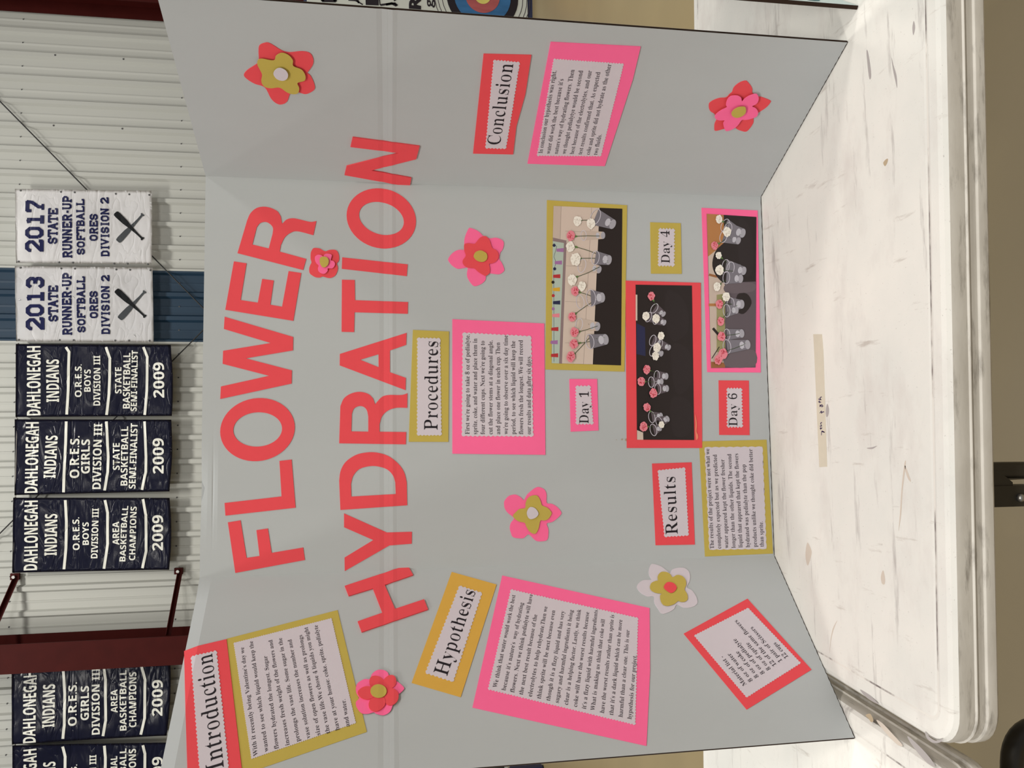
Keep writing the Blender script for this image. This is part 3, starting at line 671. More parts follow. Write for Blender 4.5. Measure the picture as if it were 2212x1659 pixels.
def panel(sf, w, name, outer, lab):
    """white face sheet with a nibbled bottom edge, corrugated core and backing behind it"""
    bm = bmesh.new(); g = []
    ts = sorted(set([.0013, BH-.024, BH-.019, BH-.017, BH-.015, BH-.008, .85, .86, .878, tA-.007, tA, tA+.007, tB-.006, tB, tB+.006, tK, .895, .905, BH] + [i*.04+.03 for i in range(22)]))
    n = 61; ss = [w*i/(n-1) for i in range(n)]
    for b2 in ts: g.append([bm.verts.new((a, b2 + ((.0006 if i % 2 else 0) if b2 == ts[0] else 0) - (.0055*math.exp(-((a-.129)/.009)**2) if sf is centre and b2 == BH else 0), 0)) for i, a in enumerate(ss)])
    for j in range(len(ts)-1):
        for i in range(n-1): bm.faces.new((g[j][i], g[j][i+1], g[j+1][i+1], g[j+1][i]))
    for v in bm.verts: v.co = sf.P(*v.co)
    o = link(name, bm, M['board'], board, smooth=False, label=lab)
    bm = bmesh.new(); g = []; cts = [.0004] + ts[1:-1] + [BH-(.006 if sf is centre else .0008)]; nc = 61; cs = [w*i/(nc-1) for i in range(nc)]
    for h in (-.0005, -.0038):
        g.append([[bm.verts.new(sf.P(a, b2, h)) for a in cs] for b2 in cts])
    for k in (0, 1):
        for j in range(len(cts)-1):
            for i in range(nc-1): bm.faces.new((g[k][j][i], g[k][j][i+1], g[k][j+1][i+1], g[k][j+1][i]))
    for j in range(len(cts)-1):
        for i in (0, nc-1): bm.faces.new((g[0][j][i], g[0][j+1][i], g[1][j+1][i], g[1][j][i]))
    for i in range(nc-1):
        for j in (0, len(cts)-1): bm.faces.new((g[0][j][i], g[0][j][i+1], g[1][j][i+1], g[1][j][i]))
    link('corrugated_core', bm, M['kraft'], o)
    bm = bmesh.new(); g = [[bm.verts.new(sf.P(a, b2, -.0041)) for a in (0, w/2, w)] for b2 in (.001, .45, .86, tK, BH)]
    for j in range(4):
        for i in range(2): bm.faces.new((g[j][i], g[j][i+1], g[j+1][i+1], g[j+1][i]))
    link('backing_sheet', bm, M['board'], o)
    return o
panel(centre, BW, 'panel', 0, 'wide middle panel'); panel(left, WL, 'panel', 1, 'hinged wing carrying the hypothesis'); panel(right, WR, 'panel', 1, 'hinged wing carrying the conclusion')

# title letters
Z1, Z2 = zz(400, 260, 2.9625), zz(400, 780, 2.675)
letters = {
 'F': (centre, [Z2([(247, 932), (320, 920), (355, 1137), (430, 1126), (412, 977), (478, 967), (500, 1108), (682, 1077), (692, 1149), (290, 1224)])]),
 'L': (centre, [Z2([(545, 577), (615, 569), (638, 847), (233, 893), (228, 820), (557, 782)])]),
 'O': (centre, [Z2(ell((418, 396), 215.5, 182.5, -.07)), Z2(ell((419, 395), 141, 99.5, -.05)[::-1])]),
 'W': (centre, [Z1([(253, 1257), (691, 1386), (690, 1472), (388, 1523), (683, 1600)]) + Z2([(615, 130), (203, 219), (207, 147), (485, 85)]) + Z1([(240, 1558), (243, 1475), (548, 1425), (248, 1335)])]),
 'E': (centre, [Z1([(312, 903), (393, 915), (355, 1150), (465, 1167), (493, 1015), (567, 1025), (545, 1180), (620, 1193), (662, 965), (743, 977), (692, 1283), (257, 1212)])]),
 'R': (centre, [Z1([(335, 850), (755, 958), (775, 887), (605, 840)] + sp([(612, 800), (637, 750), (675, 720), (720, 710), (820, 735)]) + sp([(840, 645), (800, 650), (735, 635), (690, 627), (650, 635), (620, 663)]) + sp([(612, 615), (590, 582), (545, 560), (500, 553), (455, 563), (418, 595), (397, 640)])),
                Z1([(430, 795)] + sp([(458, 685), (480, 658), (515, 650), (545, 665), (562, 690), (560, 725)]) + [(535, 820)])]),
 'Y': (centre, [Z2([(918, 880), (1165, 990), (1310, 986), (1309, 1055), (1180, 1065), (922, 1213), (921, 1135), (1087, 1034), (918, 960)])]),
 'D': (centre, [Z2([(897, 860), (1283, 833)] + sp([(1280, 700), (1266, 645), (1235, 597), (1180, 552), (1120, 531), (1060, 527), (990, 541), (930, 580), (899, 632), (890, 690)])), Z2([(960, 783)] + sp([(958, 710), (970, 665), (1005, 625), (1060, 608), (1110, 608), (1165, 625), (1200, 660), (1214, 700)]) + [(1217, 768)])]),
 'R2': (centre, [Z2([(890, 475), (1275, 481), (1277, 410), (1123, 408)] + sp([(1123, 365), (1137, 320), (1170, 287), (1220, 270), (1283, 270)]) + sp([(1284, 186), (1250, 196), (1180, 196), (1140, 205), (1112, 232), (1098, 250)]) + sp([(1085, 215), (1058, 190), (1010, 178), (960, 187), (918, 215), (897, 260)])), Z2([(960, 406)] + sp([(963, 305), (975, 275), (1005, 260), (1032, 265), (1050, 285), (1058, 320)]) + [(1058, 408)])]),
 'A': (centre, [Z1([(1417, 1360), (1414, 1437), (1310, 1473), (1310, 1612)]) + Z2([(1275, 97), (1273, 168), (893, 25)]) + Z1([(990, 1495)]), Z1([(1120, 1532), (1238, 1580), (1237, 1497)])]),
 'T': (centre, [Z1([(1003, 1020), (1085, 1022), (1087, 1151), (1426, 1163), (1424, 1238), (1084, 1228), (1081, 1355), (1001, 1353)])]),
 'I': (centre, [Z1([(1005, 877), (1424, 922), (1418, 997), (1002, 950)])]),
 'O2': (centre, [Z1(ell((1255, 628), 222, 192.5, .1)), Z1(ell((1256, 628), 143.5, 106.5, .22)[::-1])]),
 'N': (right, [Z1([(1072, 103), (1500, 160), (1478, 243), (1190, 315), (1447, 363), (1437, 420), (1020, 345), (1033, 288), (1368, 203), (1058, 165)])]),
 'H': (left, [Z2([(1285, 1183), (1317, 1240), (1153, 1297), (1212, 1436), (1380, 1380), (1403, 1439), (1020, 1570), (997, 1508), (1140, 1458), (1085, 1318), (945, 1361), (922, 1303)])]),
}
for k, (sf, lp) in letters.items():
    sheet('paper_letter', sf, lp, 0, .0006 if sf is centre else .0022, M['coral'], board, 'coral paper letter '+k[0])

# cards
def card(sf, name, m, quad, white, lines, cap, off, inkm='grey_ink', label=None, step=8.5, amp=2.6, scallop=False, h=0.0008, sheetm='sheet'):
    c = sheet(name, sf, [quad], 0, h, M[m], board, label)
    sheet('text_sheet', sf, [pinked(white, step, amp, scallop)], h, h+.0005, M[sheetm], c)
    bm = bmesh.new()
    for s, p0, p1 in lines: type_line(bm, sf, s, p0, p1, cap, 'serif', off, h+.0007)
    finish(bm, sf); link('lettering', bm, M[inkm], c, kind='stuff')
    return c
def rows(Zf, rr): return [(s, *Zf([p0, p1])) for s, p0, p1 in rr]
Z3, Z4, Z5, Z6 = zz(380, 1200, 3.614), zz(860, 680, 5.183), zz(860, 1200, 3.614), zz(1000, 80, 5.267)
Z7, Z8, Z9, Z10, Z11, Z12 = zz(1160, 420, 4.1475), zz(1340, 440, 4.3647), zz(1340, 600, 4.3656), zz(1180, 780, 7.54), zz(1340, 920, 5.53), zz(1360, 1200, 4.609)
HOFF, BOFF = .026, .010
# introduction: text card first, heading laps over it
card(left, 'text_card', 'gold', [(489.3, 1380.4), (729.2, 1318.2), (792.3, 1581.3), (524, 1673.7)], [(505, 1389.5), (716.2, 1336.1), (768.8, 1562.5), (543.3, 1640)],
    rows(Z3, [("With it recently being Valentine's day we", (640, 1562), (530, 718)), ('wanted to see which liquid would keep the', (722, 1530), (600, 670)), ('flowers hydrated the longest. Sugar', (803, 1508), (712, 785)),
     ('increases fresh weight of the flowers and', (888, 1480), (752, 660)), ('prolongs the vase life. Some sugar in the', (970, 1452), (826, 645)), ('vase solution increases the number and', (1050, 1427), (902, 657)),
     ('size of open flowers as well as prolongs', (1128, 1402), (985, 622)), ('the vase life.We chose 4 liquids you might', (1203, 1387), (1028, 560)), ('have at your house: coke, sprite, pedialyte', (1278, 1362), (1105, 545)), ('and water.', (1356, 1335), (1322, 1125))]),
    9.5, BOFF, label='mustard introduction text card', step=5, amp=1.4, h=.0006)
card(left, 'heading_card', 'coral', [(396.6, 1403.4), (489.5, 1381.5), (526, 1692), (406, 1690)], [(412.7, 1418.6), (468, 1407), (496, 1675), (432, 1675)],
    rows(Z3, [('Introduction', (375, 1655), (284, 770))]), 39, HOFF, 'ink', label='coral introduction heading card', h=.0013)
card(left, 'heading_card', 'amber', Z5([(418, 130), (768, 228), (488, 1107), (105, 995)]), Z5([(478, 238), (655, 295), (430, 990), (212, 920)]), rows(Z5, [('Hypothesis', (382, 945), (605, 288))]), 31, HOFF, 'ink', label='amber hypothesis heading card')
card(left, 'text_card', 'pink', Z5([(812, 158), (1962, 412), (1966, 900), (1938, 1487), (580, 1188)]), Z5([(880, 268), (1872, 490), (1850, 1325), (702, 1048)]),
    rows(Z5, [('We think that water would work the best', (770, 1037), (915, 315)), ("because it's nature's  way of hydrating", (838, 1060), (978, 375)), ('flowers. Next we think pedialyte will have', (905, 1075), (1050, 310)), ('the next best result because of the', (972, 1092), (1085, 468)),
     ('electrolytes to help rehydrate.Then we', (1042, 1108), (1165, 405)), ('think sprite will be next because even', (1112, 1124), (1225, 435)), ('though it is a fizzy liquid and has very', (1184, 1140), (1298, 440)), ('sugary and harmful ingredients it being', (1252, 1157), (1365, 432)),
     ('clear is a helping factor. Lastly, we think', (1324, 1172), (1426, 428)), ('coke will have the worst results because', (1395, 1188), (1490, 448)), ("it's a fizzy liquid with harmful ingredients.", (1465, 1204), (1558, 425)), ('What is making us think that coke will', (1533, 1217), (1613, 505)),
     ('have the worst results rather than sprite is', (1606, 1236), (1685, 470)), ("that it's a dark liquid which can be more", (1677, 1252), (1748, 508)), ('harmful than a clear one. This is our', (1750, 1268), (1805, 588)), ('hypothesis for our project.', (1820, 1284), (1860, 785))]),
    9.3, BOFF, label='pink hypothesis text card', step=6.5, amp=2.4)
card(centre, 'heading_card', 'gold', Z4([(165, 170), (570, 187), (562, 1423), (118, 1422)]), Z4([(215, 258), (470, 265), (485, 1350), (212, 1350)]), rows(Z4, [('Procedures', (440, 1287), (445, 300))]), 29, HOFF, 'ink', label='mustard procedures heading card', step=8, amp=2)
card(centre, 'text_card', 'pink', Z4([(607, 50), (1635, 98), (1648, 1568), (607, 1555)]), Z4([(722, 200), (1488, 240), (1512, 1362), (712, 1358)]),
    rows(Z4, [("First we're going to take 8 oz of pedialyte,", (796, 1337), (798, 222)), ('sprite, coke, and water and place them in', (882, 1338), (882, 268)), ("four different cups. Next we're going to", (968, 1338), (966, 295)), ('cut the flower stems at a diagonal angle,', (1055, 1338), (1055, 290)),
     ('and place one flower in each cup. Then', (1140, 1338), (1138, 312)), ("we're going to observe over a six day time", (1226, 1338), (1225, 232)), ('period, to see which liquid will keep the', (1312, 1338), (1308, 295)), ('flowers fresh the longest. We will record', (1398, 1338), (1393, 285)), ('our results and data after six days.', (1484, 1338), (1482, 460))]),
    9.2, BOFF, label='pink procedures text card', step=9.5, amp=2.2)
card(right, 'heading_card', 'coral', Z6([(235, 187), (777, 200), (710, 640), (607, 1010), (570, 1330), (115, 1320)]), Z6([(348, 252), (645, 278), (565, 800), (488, 1262), (255, 1256)]), rows(Z6, [('Conclusion', (420, 1215), (572, 300))]), 28, HOFF, 'ink', label='coral conclusion heading card', step=7, amp=2.2, h=.0014)
card(right, 'text_card', 'pink', Z6([(998, 52), (2020, 105), (1930, 480), (1612, 1463), (735, 1435)]), Z6([(1032, 240), (1828, 296), (1568, 1347), (842, 1342)]),
    rows(Z6, [('In conclusion our hypothesis was right,', (902, 1312), (1062, 375)), ("water did work the best because it's", (988, 1318), (1143, 468)), ("nature's way of hydrating flowers. Then", (1076, 1320), (1268, 362)), ('we thought pedialytye would be second', (1166, 1320), (1365, 372)),
     ('best because of the electrolytes, and our', (1258, 1322), (1466, 372)), ('test results confirmed that. As expected', (1350, 1326), (1562, 390)), ('coke and sprite did not hydrate as the other', (1440, 1328), (1688, 298)), ('two fluids.', (1525, 1330), (1578, 1098))]),
    8.6, BOFF, label='pink conclusion text card', step=6, amp=2, h=.0014)
card(centre, 'heading_card', 'coral', Z11([(378, 450), (850, 435), (888, 1417), (420, 1425)]), Z11([(445, 530), (770, 498), (812, 1308), (525, 1325)]), rows(Z11, [('Results', (682, 1288), (650, 605))]), 26, HOFF, 'ink', label='coral results heading card', step=7.5, amp=2)
card(centre, 'text_card', 'gold', Z11([(940, 185), (1745, 165), (1822, 1525), (1010, 1560)]), Z11([(1005, 255), (1695, 248), (1742, 1468), (1062, 1478)]),
    rows(Z11, [('The results of the project were not what we', (1115, 1465), (1058, 272)), ('completely expected but as we predicted', (1200, 1463), (1148, 342)), ('water appeared kept the flower fresher', (1287, 1458), (1237, 400)), ('longer than the other liquids. The second', (1372, 1455), (1320, 335)),
     ('liquid that appeared that kept the flowers', (1456, 1450), (1402, 330)), ('hydrated was pedialyte than the pop', (1543, 1448), (1490, 460)), ('products unlike we thought coke did better', (1630, 1445), (1572, 275)), ('than sprite.', (1710, 1440), (1697, 1140))]),
    8.7, BOFF, label='mustard results text card', step=15, amp=1.6, scallop=True, h=.0006)
card(left, 'text_card', 'coral', Z12([(1172, 432), (1810, 1138), (1165, 1535), (538, 780)]), Z12([(1178, 525), (1702, 1075), (1163, 1417), (640, 800)]),
    rows(Z12, [('Material list -', (1163, 1287), (928, 1003)), ('8 oz of water', (1225, 1247), (996, 975)), ('8 oz of coke', (1285, 1210), (1078, 955)), ('8 oz of pedialyte', (1345, 1172), (1052, 830)), ('8 oz of sprite', (1404, 1132), (1180, 868)), ('12 of the same flowers', (1462, 1092), (1066, 645)), ('1 pair of Scissors', (1520, 1052), (1222, 712)), ('12 cups', (1580, 1015), (1452, 868))]),
    8.6, BOFF, label='coral material list card set on its corner', step=6, amp=1.8)
for q, mt, wq, txt, Zf, b0_, b1_, cp, lab in (
    ([(375, 292), (827, 292), (850, 1130), (397, 1150)], 'pink', [(478, 405), (715, 402), (765, 1028), (482, 1028)], 'Day 1', Z10, (685, 1015), (688, 500), 20, 'pink day one tag'),
    ([(280, 176), (568, 185), (578, 662), (288, 660)], 'gold', [(362, 236), (508, 240), (506, 590), (354, 588)], 'Day 4', Z8, (463, 563), (460, 258), 18.5, 'mustard day four tag'),
    ([(926, 968), (1210, 970), (1217, 1484), (932, 1482)], 'coral', [(1002, 1043), (1142, 1043), (1150, 1410), (1005, 1408)], 'Day 6', Z9, (1100, 1398), (1096, 1092), 18.5, 'coral day six tag')):
    card(centre, 'day_tag', mt, Zf(q), Zf(wq), rows(Zf, [(txt, b0_, b1_)]), cp, HOFF, 'ink', label=lab, step=7, amp=3)

# paper flowers: layers of cut petals
def flower(sf, layers, name_label, lift=.0012):
    base = None; h = 0.0
    for i, (m, loop) in enumerate(layers):
        h1 = h + (lift if i else .0008)
        o = sheet('paper_flower' if i == 0 else ('flower_centre' if i == len(layers)-1 else 'inner_petals'), sf, [smooth_loop(loop)], h1-.0005 if i else 0, h1, M[m], base or board, name_label if i == 0 else None)
        base = base or o; h = h1
ZA = zz(0, 0, 3.16)
flower(right, [('coral', ZA([(1770, 310), (1800, 293), (1840, 292), (1920, 340), (1975, 355), (2060, 348), (2115, 360), (2138, 400), (2135, 440), (2105, 485), (2097, 495), (2120, 515), (2145, 570), (2145, 610), (2090, 640), (2035, 628), (1985, 632), (1960, 690), (1925, 710), (1890, 705), (1850, 670), (1808, 595), (1740, 570), (1690, 540), (1665, 510), (1690, 475), (1758, 430), (1767, 400), (1765, 350)])),
    ('gold', ZA([(1758, 430), (1762, 400), (1790, 390), (1870, 402), (1885, 370), (1925, 350), (1970, 365), (2000, 400), (2003, 440), (2060, 465), (2085, 505), (2080, 540), (2032, 556), (2043, 590), (2035, 625), (2000, 633), (1960, 620), (1910, 588), (1850, 592), (1805, 580), (1785, 545), (1790, 500), (1775, 465)])),
    ('sheet', ZA([(1868, 485), (1885, 455), (1915, 445), (1950, 460), (1968, 490), (1960, 520), (1930, 533), (1890, 520)]))], 'coral and mustard paper flower with white centre', .0025)
ZB = zz(1500, 150, 10.37)
flower(right, [('coral', ZB([(840, 500), (880, 400), (960, 320), (1060, 265), (1150, 247), (1190, 270), (1270, 370), (1297, 440), (1300, 520), (1420, 600), (1500, 610), (1690, 685), (1702, 730), (1600, 850), (1420, 970), (1330, 1060), (1320, 1180), (1250, 1300), (1160, 1385), (1050, 1370), (950, 1330), (880, 1280), (660, 1325), (470, 1370), (445, 1300), (455, 1200), (500, 1090), (440, 985), (370, 940), (330, 880), (322, 800), (340, 740), (430, 680), (560, 635), (710, 620), (790, 540)])),
    ('pink', ZB([(700, 700), (730, 620), (790, 560), (860, 540), (960, 545), (1030, 590), (1055, 670), (1100, 620), (1200, 550), (1330, 505), (1390, 515), (1425, 590), (1410, 680), (1360, 740), (1280, 785), (1350, 820), (1400, 880), (1410, 950), (1370, 1020), (1240, 1070), (1130, 1090), (1045, 1095), (960, 1210), (860, 1290), (720, 1340), (670, 1310), (640, 1220), (635, 1150), (660, 1100), (540, 1100), (460, 1060), (445, 1000), (500, 930), (600, 860), (710, 805), (695, 760)])),
    ('gold', ZB([(805, 900), (850, 830), (950, 770), (1050, 755), (1110, 765), (1130, 830), (1115, 900), (1060, 960), (960, 1005), (880, 1000), (820, 960)]))], 'coral paper flower with pink petals low on the wing', .0035)
ZC = zz(940, 460, 8.296)
flower(centre, [('pink', ZC([(520, 560), (525, 470), (555, 370), (600, 280), (630, 272), (720, 300), (800, 350), (860, 410), (980, 455), (1080, 445), (1170, 470), (1225, 520), (1225, 600), (1200, 670), (1165, 715), (1150, 830), (1190, 890), (1235, 1000), (1225, 1050), (1140, 1100), (970, 1085), (910, 1130), (900, 1200), (830, 1270), (710, 1313), (640, 1260), (580, 1160), (570, 1080), (580, 985), (500, 990), (400, 1000), (300, 940), (240, 860), (235, 820), (290, 740), (370, 680), (450, 660), (515, 660)])),
    ('coral', ZC([(520, 570), (590, 548), (700, 558), (740, 520), (800, 450), (870, 420), (920, 430), (975, 500), (1000, 580), (1030, 640), (1090, 670), (1130, 730), (1130, 810), (1080, 880), (1010, 910), (965, 920), (978, 1000), (970, 1080), (910, 1130), (850, 1110), (770, 1060), (700, 1000), (620, 990), (540, 965), (495, 910), (495, 850), (545, 770), (520, 680)])),
    ('gold', ZC([(690, 760), (720, 710), (790, 680), (850, 690), (920, 740), (925, 830), (870, 880), (800, 882), (730, 850), (690, 800)]))], 'pink paper flower with coral petals')
ZD = zz(1060, 1020, 9.215)
flower(centre, [('pink', ZD([(265, 620), (280, 560), (350, 480), (430, 450), (510, 450), (600, 500), (660, 555), (720, 450), (830, 350), (900, 305), (960, 295), (1040, 325), (1085, 370), (1110, 450), (1115, 610), (1220, 630), (1330, 700), (1400, 790), (1395, 840), (1320, 920), (1220, 990), (1115, 1020), (1145, 1130), (1145, 1250), (1130, 1330), (1080, 1365), (960, 1375), (880, 1350), (760, 1240), (700, 1270), (630, 1315), (450, 1295), (400, 1200), (380, 1110), (400, 1010), (460, 930), (430, 880), (340, 810), (280, 720)])),
    ('gold', ZD([(440, 860), (500, 790), (570, 730), (680, 710), (690, 620), (720, 540), (790, 475), (900, 458), (960, 510), (1000, 610), (1020, 660), (1130, 710), (1200, 790), (1200, 840), (1140, 930), (1060, 960), (985, 965), (950, 1110), (900, 1210), (840, 1222), (760, 1170), (700, 1070), (670, 1005), (560, 980), (480, 930)])),
    ('sheet', ZD([(712, 810), (740, 730), (790, 690), (870, 710), (930, 780), (940, 840), (890, 900), (800, 932), (740, 900)]))], 'pink paper flower with mustard petals')
ZE = zz(640, 520, 16.59)
flower(centre, [('coral', ZE([(520, 450), (560, 340), (620, 268), (720, 262), (850, 285), (1030, 380), (1180, 335), (1350, 325), (1450, 360), (1510, 460), (1535, 600), (1520, 730), (1455, 820), (1490, 950), (1475, 1080), (1400, 1240), (1280, 1320), (1150, 1335), (940, 1285), (850, 1320), (700, 1310), (580, 1250), (480, 1160), (465, 1000), (500, 880), (545, 780), (515, 650)])),
    ('pink', ZE([(670, 620), (700, 560), (780, 515), (890, 525), (970, 575), (1010, 510), (1080, 478), (1200, 485), (1275, 530), (1260, 620), (1240, 710), (1330, 740), (1390, 820), (1370, 920), (1290, 1000), (1135, 1005), (1130, 1080), (1060, 1170), (980, 1200), (880, 1170), (800, 1100), (780, 1000), (805, 900), (730, 830), (680, 730)])),
    ('gold', ZE([(845, 700), (880, 620), (980, 590), (1090, 610), (1155, 680), (1170, 770), (1140, 880), (1060, 960), (960, 975), (890, 900), (850, 800)]))], 'small coral paper flower between the title words', .0018)
flower(left, [('sheet', Z12([(190, 150), (210, 95), (240, 88), (310, 110), (370, 155), (400, 180), (420, 145), (480, 125), (550, 130), (595, 175), (598, 250), (570, 320), (620, 350), (665, 420), (672, 480), (620, 515), (540, 522), (470, 490), (440, 535), (380, 570), (320, 580), (280, 530), (245, 470), (240, 410), (180, 410), (120, 380), (75, 330), (80, 290), (130, 250), (200, 245), (215, 240), (195, 200)])),
    ('gold', Z12([(200, 320), (215, 280), (260, 258), (278, 255), (278, 210), (310, 172), (360, 170), (400, 190), (425, 222), (470, 200), (520, 210), (555, 250), (560, 300), (545, 345), (570, 390), (575, 440), (550, 465), (510, 468), (480, 460), (440, 490), (380, 508), (330, 495), (305, 450), (302, 400), (320, 388), (260, 378), (215, 355)])),
    ('coral', Z12([(340, 310), (365, 280), (400, 275), (440, 290), (465, 330), (440, 370), (405, 382), (365, 360), (340, 335)]))], 'white paper flower with mustard petals')
# the flower by the introduction has single overlapping petals
fb = sheet('paper_flower', left, [smooth_loop(Z3([(1405, 1040), (1420, 1000), (1470, 970), (1515, 968), (1530, 930), (1570, 900), (1620, 897), (1655, 920), (1670, 960), (1730, 990), (1780, 1035), (1770, 1060), (1735, 1095), (1695, 1170), (1670, 1225), (1620, 1250), (1565, 1240), (1545, 1228), (1500, 1240), (1450, 1235), (1415, 1195), (1405, 1150), (1430, 1118), (1410, 1080)]))], .0012, .0018, M['pink'], board, 'pink and coral paper flower touching the introduction card')
for i, lp in enumerate(([(1535, 1045), (1510, 1000), (1522, 955), (1560, 945), (1605, 960), (1628, 1000), (1600, 1040)], [(1600, 1030), (1622, 975), (1665, 942), (1705, 948), (1720, 985), (1705, 1030), (1650, 1055)], [(1640, 1060), (1690, 1045), (1732, 1075), (1735, 1130), (1700, 1172), (1650, 1172), (1620, 1120)],
        [(1535, 1110), (1590, 1100), (1632, 1130), (1625, 1185), (1570, 1225), (1520, 1212), (1505, 1165)], [(1420, 1075), (1460, 1038), (1515, 1032), (1560, 1060), (1550, 1110), (1500, 1132), (1445, 1118)])):
    sheet('petal', left, [smooth_loop(Z3(lp))], .0020, .0024+.0004*i, M['coral'], fb)
sheet('flower_centre', left, [Z3(ell((1582, 1070), 63, 53))], .0040, .0046, M['gold'], fb)

# ------------------------------------------------------------------ photographs glued on card
def pm(name, r, g, b2):
    k = 'photo_'+name
    if k not in M: M[k] = mat(k, srgb(r, g, b2), 0.42, 0.35)
    return M[k]
PAL = {'cream': (208, 190, 176), 'tile': (196, 178, 164), 'grout': (165, 148, 138), 'mint': (176, 190, 176), 'rail': (140, 120, 120), 'dark': (38, 30, 30), 'dark2': (42, 34, 35), 'cup': (120, 116, 124), 'cup2': (165, 162, 170), 'rim': (205, 200, 210),
       'water': (190, 188, 196), 'stem': (60, 75, 45), 'leaf': (95, 125, 70), 'white': (240, 234, 222), 'whites': (212, 202, 188), 'pinkp': (226, 132, 144), 'redp': (190, 45, 65), 'tan': (178, 122, 72), 'tan2': (150, 98, 58), 'slate': (92, 82, 88), 'slate2': (103, 92, 97), 'olive': (150, 145, 100), 'yellow': (215, 165, 50), 'navy': (40, 42, 75), 'violet': (160, 110, 160), 'red': (180, 50, 55)}
PK = list(PAL)
class Photo:
    def __init__(s, sf, Zf, quad, card_quad, cm, label, h=.0008):
        s.sf, s.Z = sf, Zf; s.c = sheet('photo_card', sf, [Zf(card_quad)], 0, h, M[cm], board, label); s.bm = bmesh.new(); s.h = h+.0004; s.quad = quad; s.n = 0
        s.poly(quad, 'dark', wall=h)
    def poly(s, pts, col, wall=None):
        s.n += 1; fill(s.bm, loops_on(s.sf, [s.Z(pts)]), wall, s.h + s.n*4e-6, PK.index(col))
    def line(s, pts, w, col):
        for q in stroke_quads(pts, w): s.poly(q, col)
    def ellipse(s, c, a, b2, col, rot=0.0, n=18): s.poly([(c[0]+a*math.cos(t)*math.cos(rot)-b2*math.sin(t)*math.sin(rot), c[1]+a*math.cos(t)*math.sin(rot)+b2*math.sin(t)*math.cos(rot)) for t in (2*math.pi*k/n for k in range(n))], col)
    def cup(s, rim, base, rr, rb, body='cup', tw=5):
        """glass seen from above its rim: rim ellipse, tapering body, base"""
        r, b2 = Vector(rim), Vector(base); d = (b2-r).normalized(); n = Vector((-d.y, d.x)); rot = math.atan2(n.y, n.x)
        s.poly([tuple(r+n*rr), tuple(r-n*rr), tuple(b2-n*rb), tuple(b2+n*rb)], body); s.ellipse(base, rb, rb*.6, 'cup2', rot)
        m = r.lerp(b2, .72); s.ellipse(tuple(m), rb*.8, rb*.5, 'water', rot)
        for k in range(3):
            e = r.lerp(b2, random.uniform(.45, .95)) + n*random.uniform(-.5, .5)*rb; f = e + d*random.uniform(-18, 18) + n*random.uniform(-8, 8); s.line([tuple(e), tuple(f)], 3, random.choice(['rim', 'leaf', 'stem']))
        a = [(r + n*rr*math.cos(t) + d*rr*.55*math.sin(t)) for t in (2*math.pi*k/20 for k in range(21))]
        s.line([tuple(v) for v in a], tw, 'rim')
    def stem(s, a, b2, w=5):
        s.line([a, ((a[0]+b2[0])/2+random.uniform(-6, 6), (a[1]+b2[1])/2+random.uniform(-6, 6)), b2], w, 'stem')
        d = (Vector(b2)-Vector(a)).normalized(); s.ellipse(tuple(Vector(a)+d*10), 16, 9, 'leaf', math.atan2(d.y, d.x))
    def carnation(s, c, r, red=True, sq=.8):
        base, dk, lt = ('pinkp', 'redp', 'redp') if red else ('white', 'whites', 'whites')
        def ruff(cx, cy, rr, col, n=22):
            s.poly([(cx+rr*sq*(.98+random.uniform(-.13, .13))*math.cos(t), cy+rr*(.98+random.uniform(-.13, .13))*math.sin(t)) for k, t in ((k, 2*math.pi*k/n) for k in range(n))], col)
        ruff(c[0], c[1], r, base)
        for k in range(16):
            a = random.uniform(0, 6.28); q = random.uniform(.1, .8)*r; u = random.uniform(.25, .45)*r
            s.line([(c[0]+q*sq*math.cos(a)+u*.4*math.cos(a+1.6+j*.5), c[1]+q*math.sin(a)+u*.5*math.sin(a+1.6+j*.5)) for j in (-2, 0, 2)], r*.11, dk if k % 4 else base)
    def done(s):
        finish(s.bm, s.sf); link('photo_print', s.bm, [pm(k, *PAL[k]) for k in PK], s.c)
# day one
p = Photo(centre, Z7, [(147, 105), (762, 130), (750, 1532), (130, 1512)], [(88, 52), (806, 98), (782, 1588), (75, 1568)], 'gold', 'mustard card with a photo of carnations before a tiled wall')
p.poly([(147, 105), (558, 122), (498, 1523), (130, 1512)], 'cream'); p.poly([(147, 105), (215, 108), (205, 402), (140, 392)], 'tile')
p.poly([(140, 395), (262, 418), (220, 1516), (130, 1512)], 'mint'); p.poly([(140, 388), (264, 415), (258, 440), (141, 420)], 'rail'); p.poly([(240, 430), (264, 432), (222, 1517), (196, 1515)], 'rail')
p.line([(488, 120), (452, 820), (415, 1520)], 4, 'grout'); p.line([(216, 108), (206, 400)], 4, 'grout')
for yy in (330, 640, 960, 1330): p.line([(250, yy), (540-yy*.03, yy+12)], 3, 'grout')
p.line([(150, 440), (175, 470), (150, 560), (170, 610), (148, 680), (150, 1500)], 3, 'navy')
for cx, cy, col, rd in ((152, 458, 'navy', 1), (205, 500, 'violet', 0), (190, 612, 'violet', 0), (157, 668, 'navy', 1), (175, 734, 'red', 0), (142, 788, 'dark', 1), (172, 852, 'yellow', 0), (144, 908, 'red', 1), (174, 970, 'navy', 0), (144, 1026, 'violet', 1), (168, 1085, 'pinkp', 0), (158, 1207, 'red', 0), (152, 1325, 'violet', 0), (156, 1442, 'red', 0)):
    if rd: p.ellipse((cx, cy), 14, 14, col)
    else: p.poly([(cx-32, cy-12), (cx+32, cy-18), (cx+32, cy+18), (cx-32, cy+14)], col)
for r, b2, rr, rb in (((415, 370), (590, 368), 45, 32), ((400, 640), (555, 675), 62, 34), ((385, 965), (540, 940), 62, 36), ((375, 1165), (540, 1185), 55, 40)): p.cup(r, b2, rr, rb, 'tile')
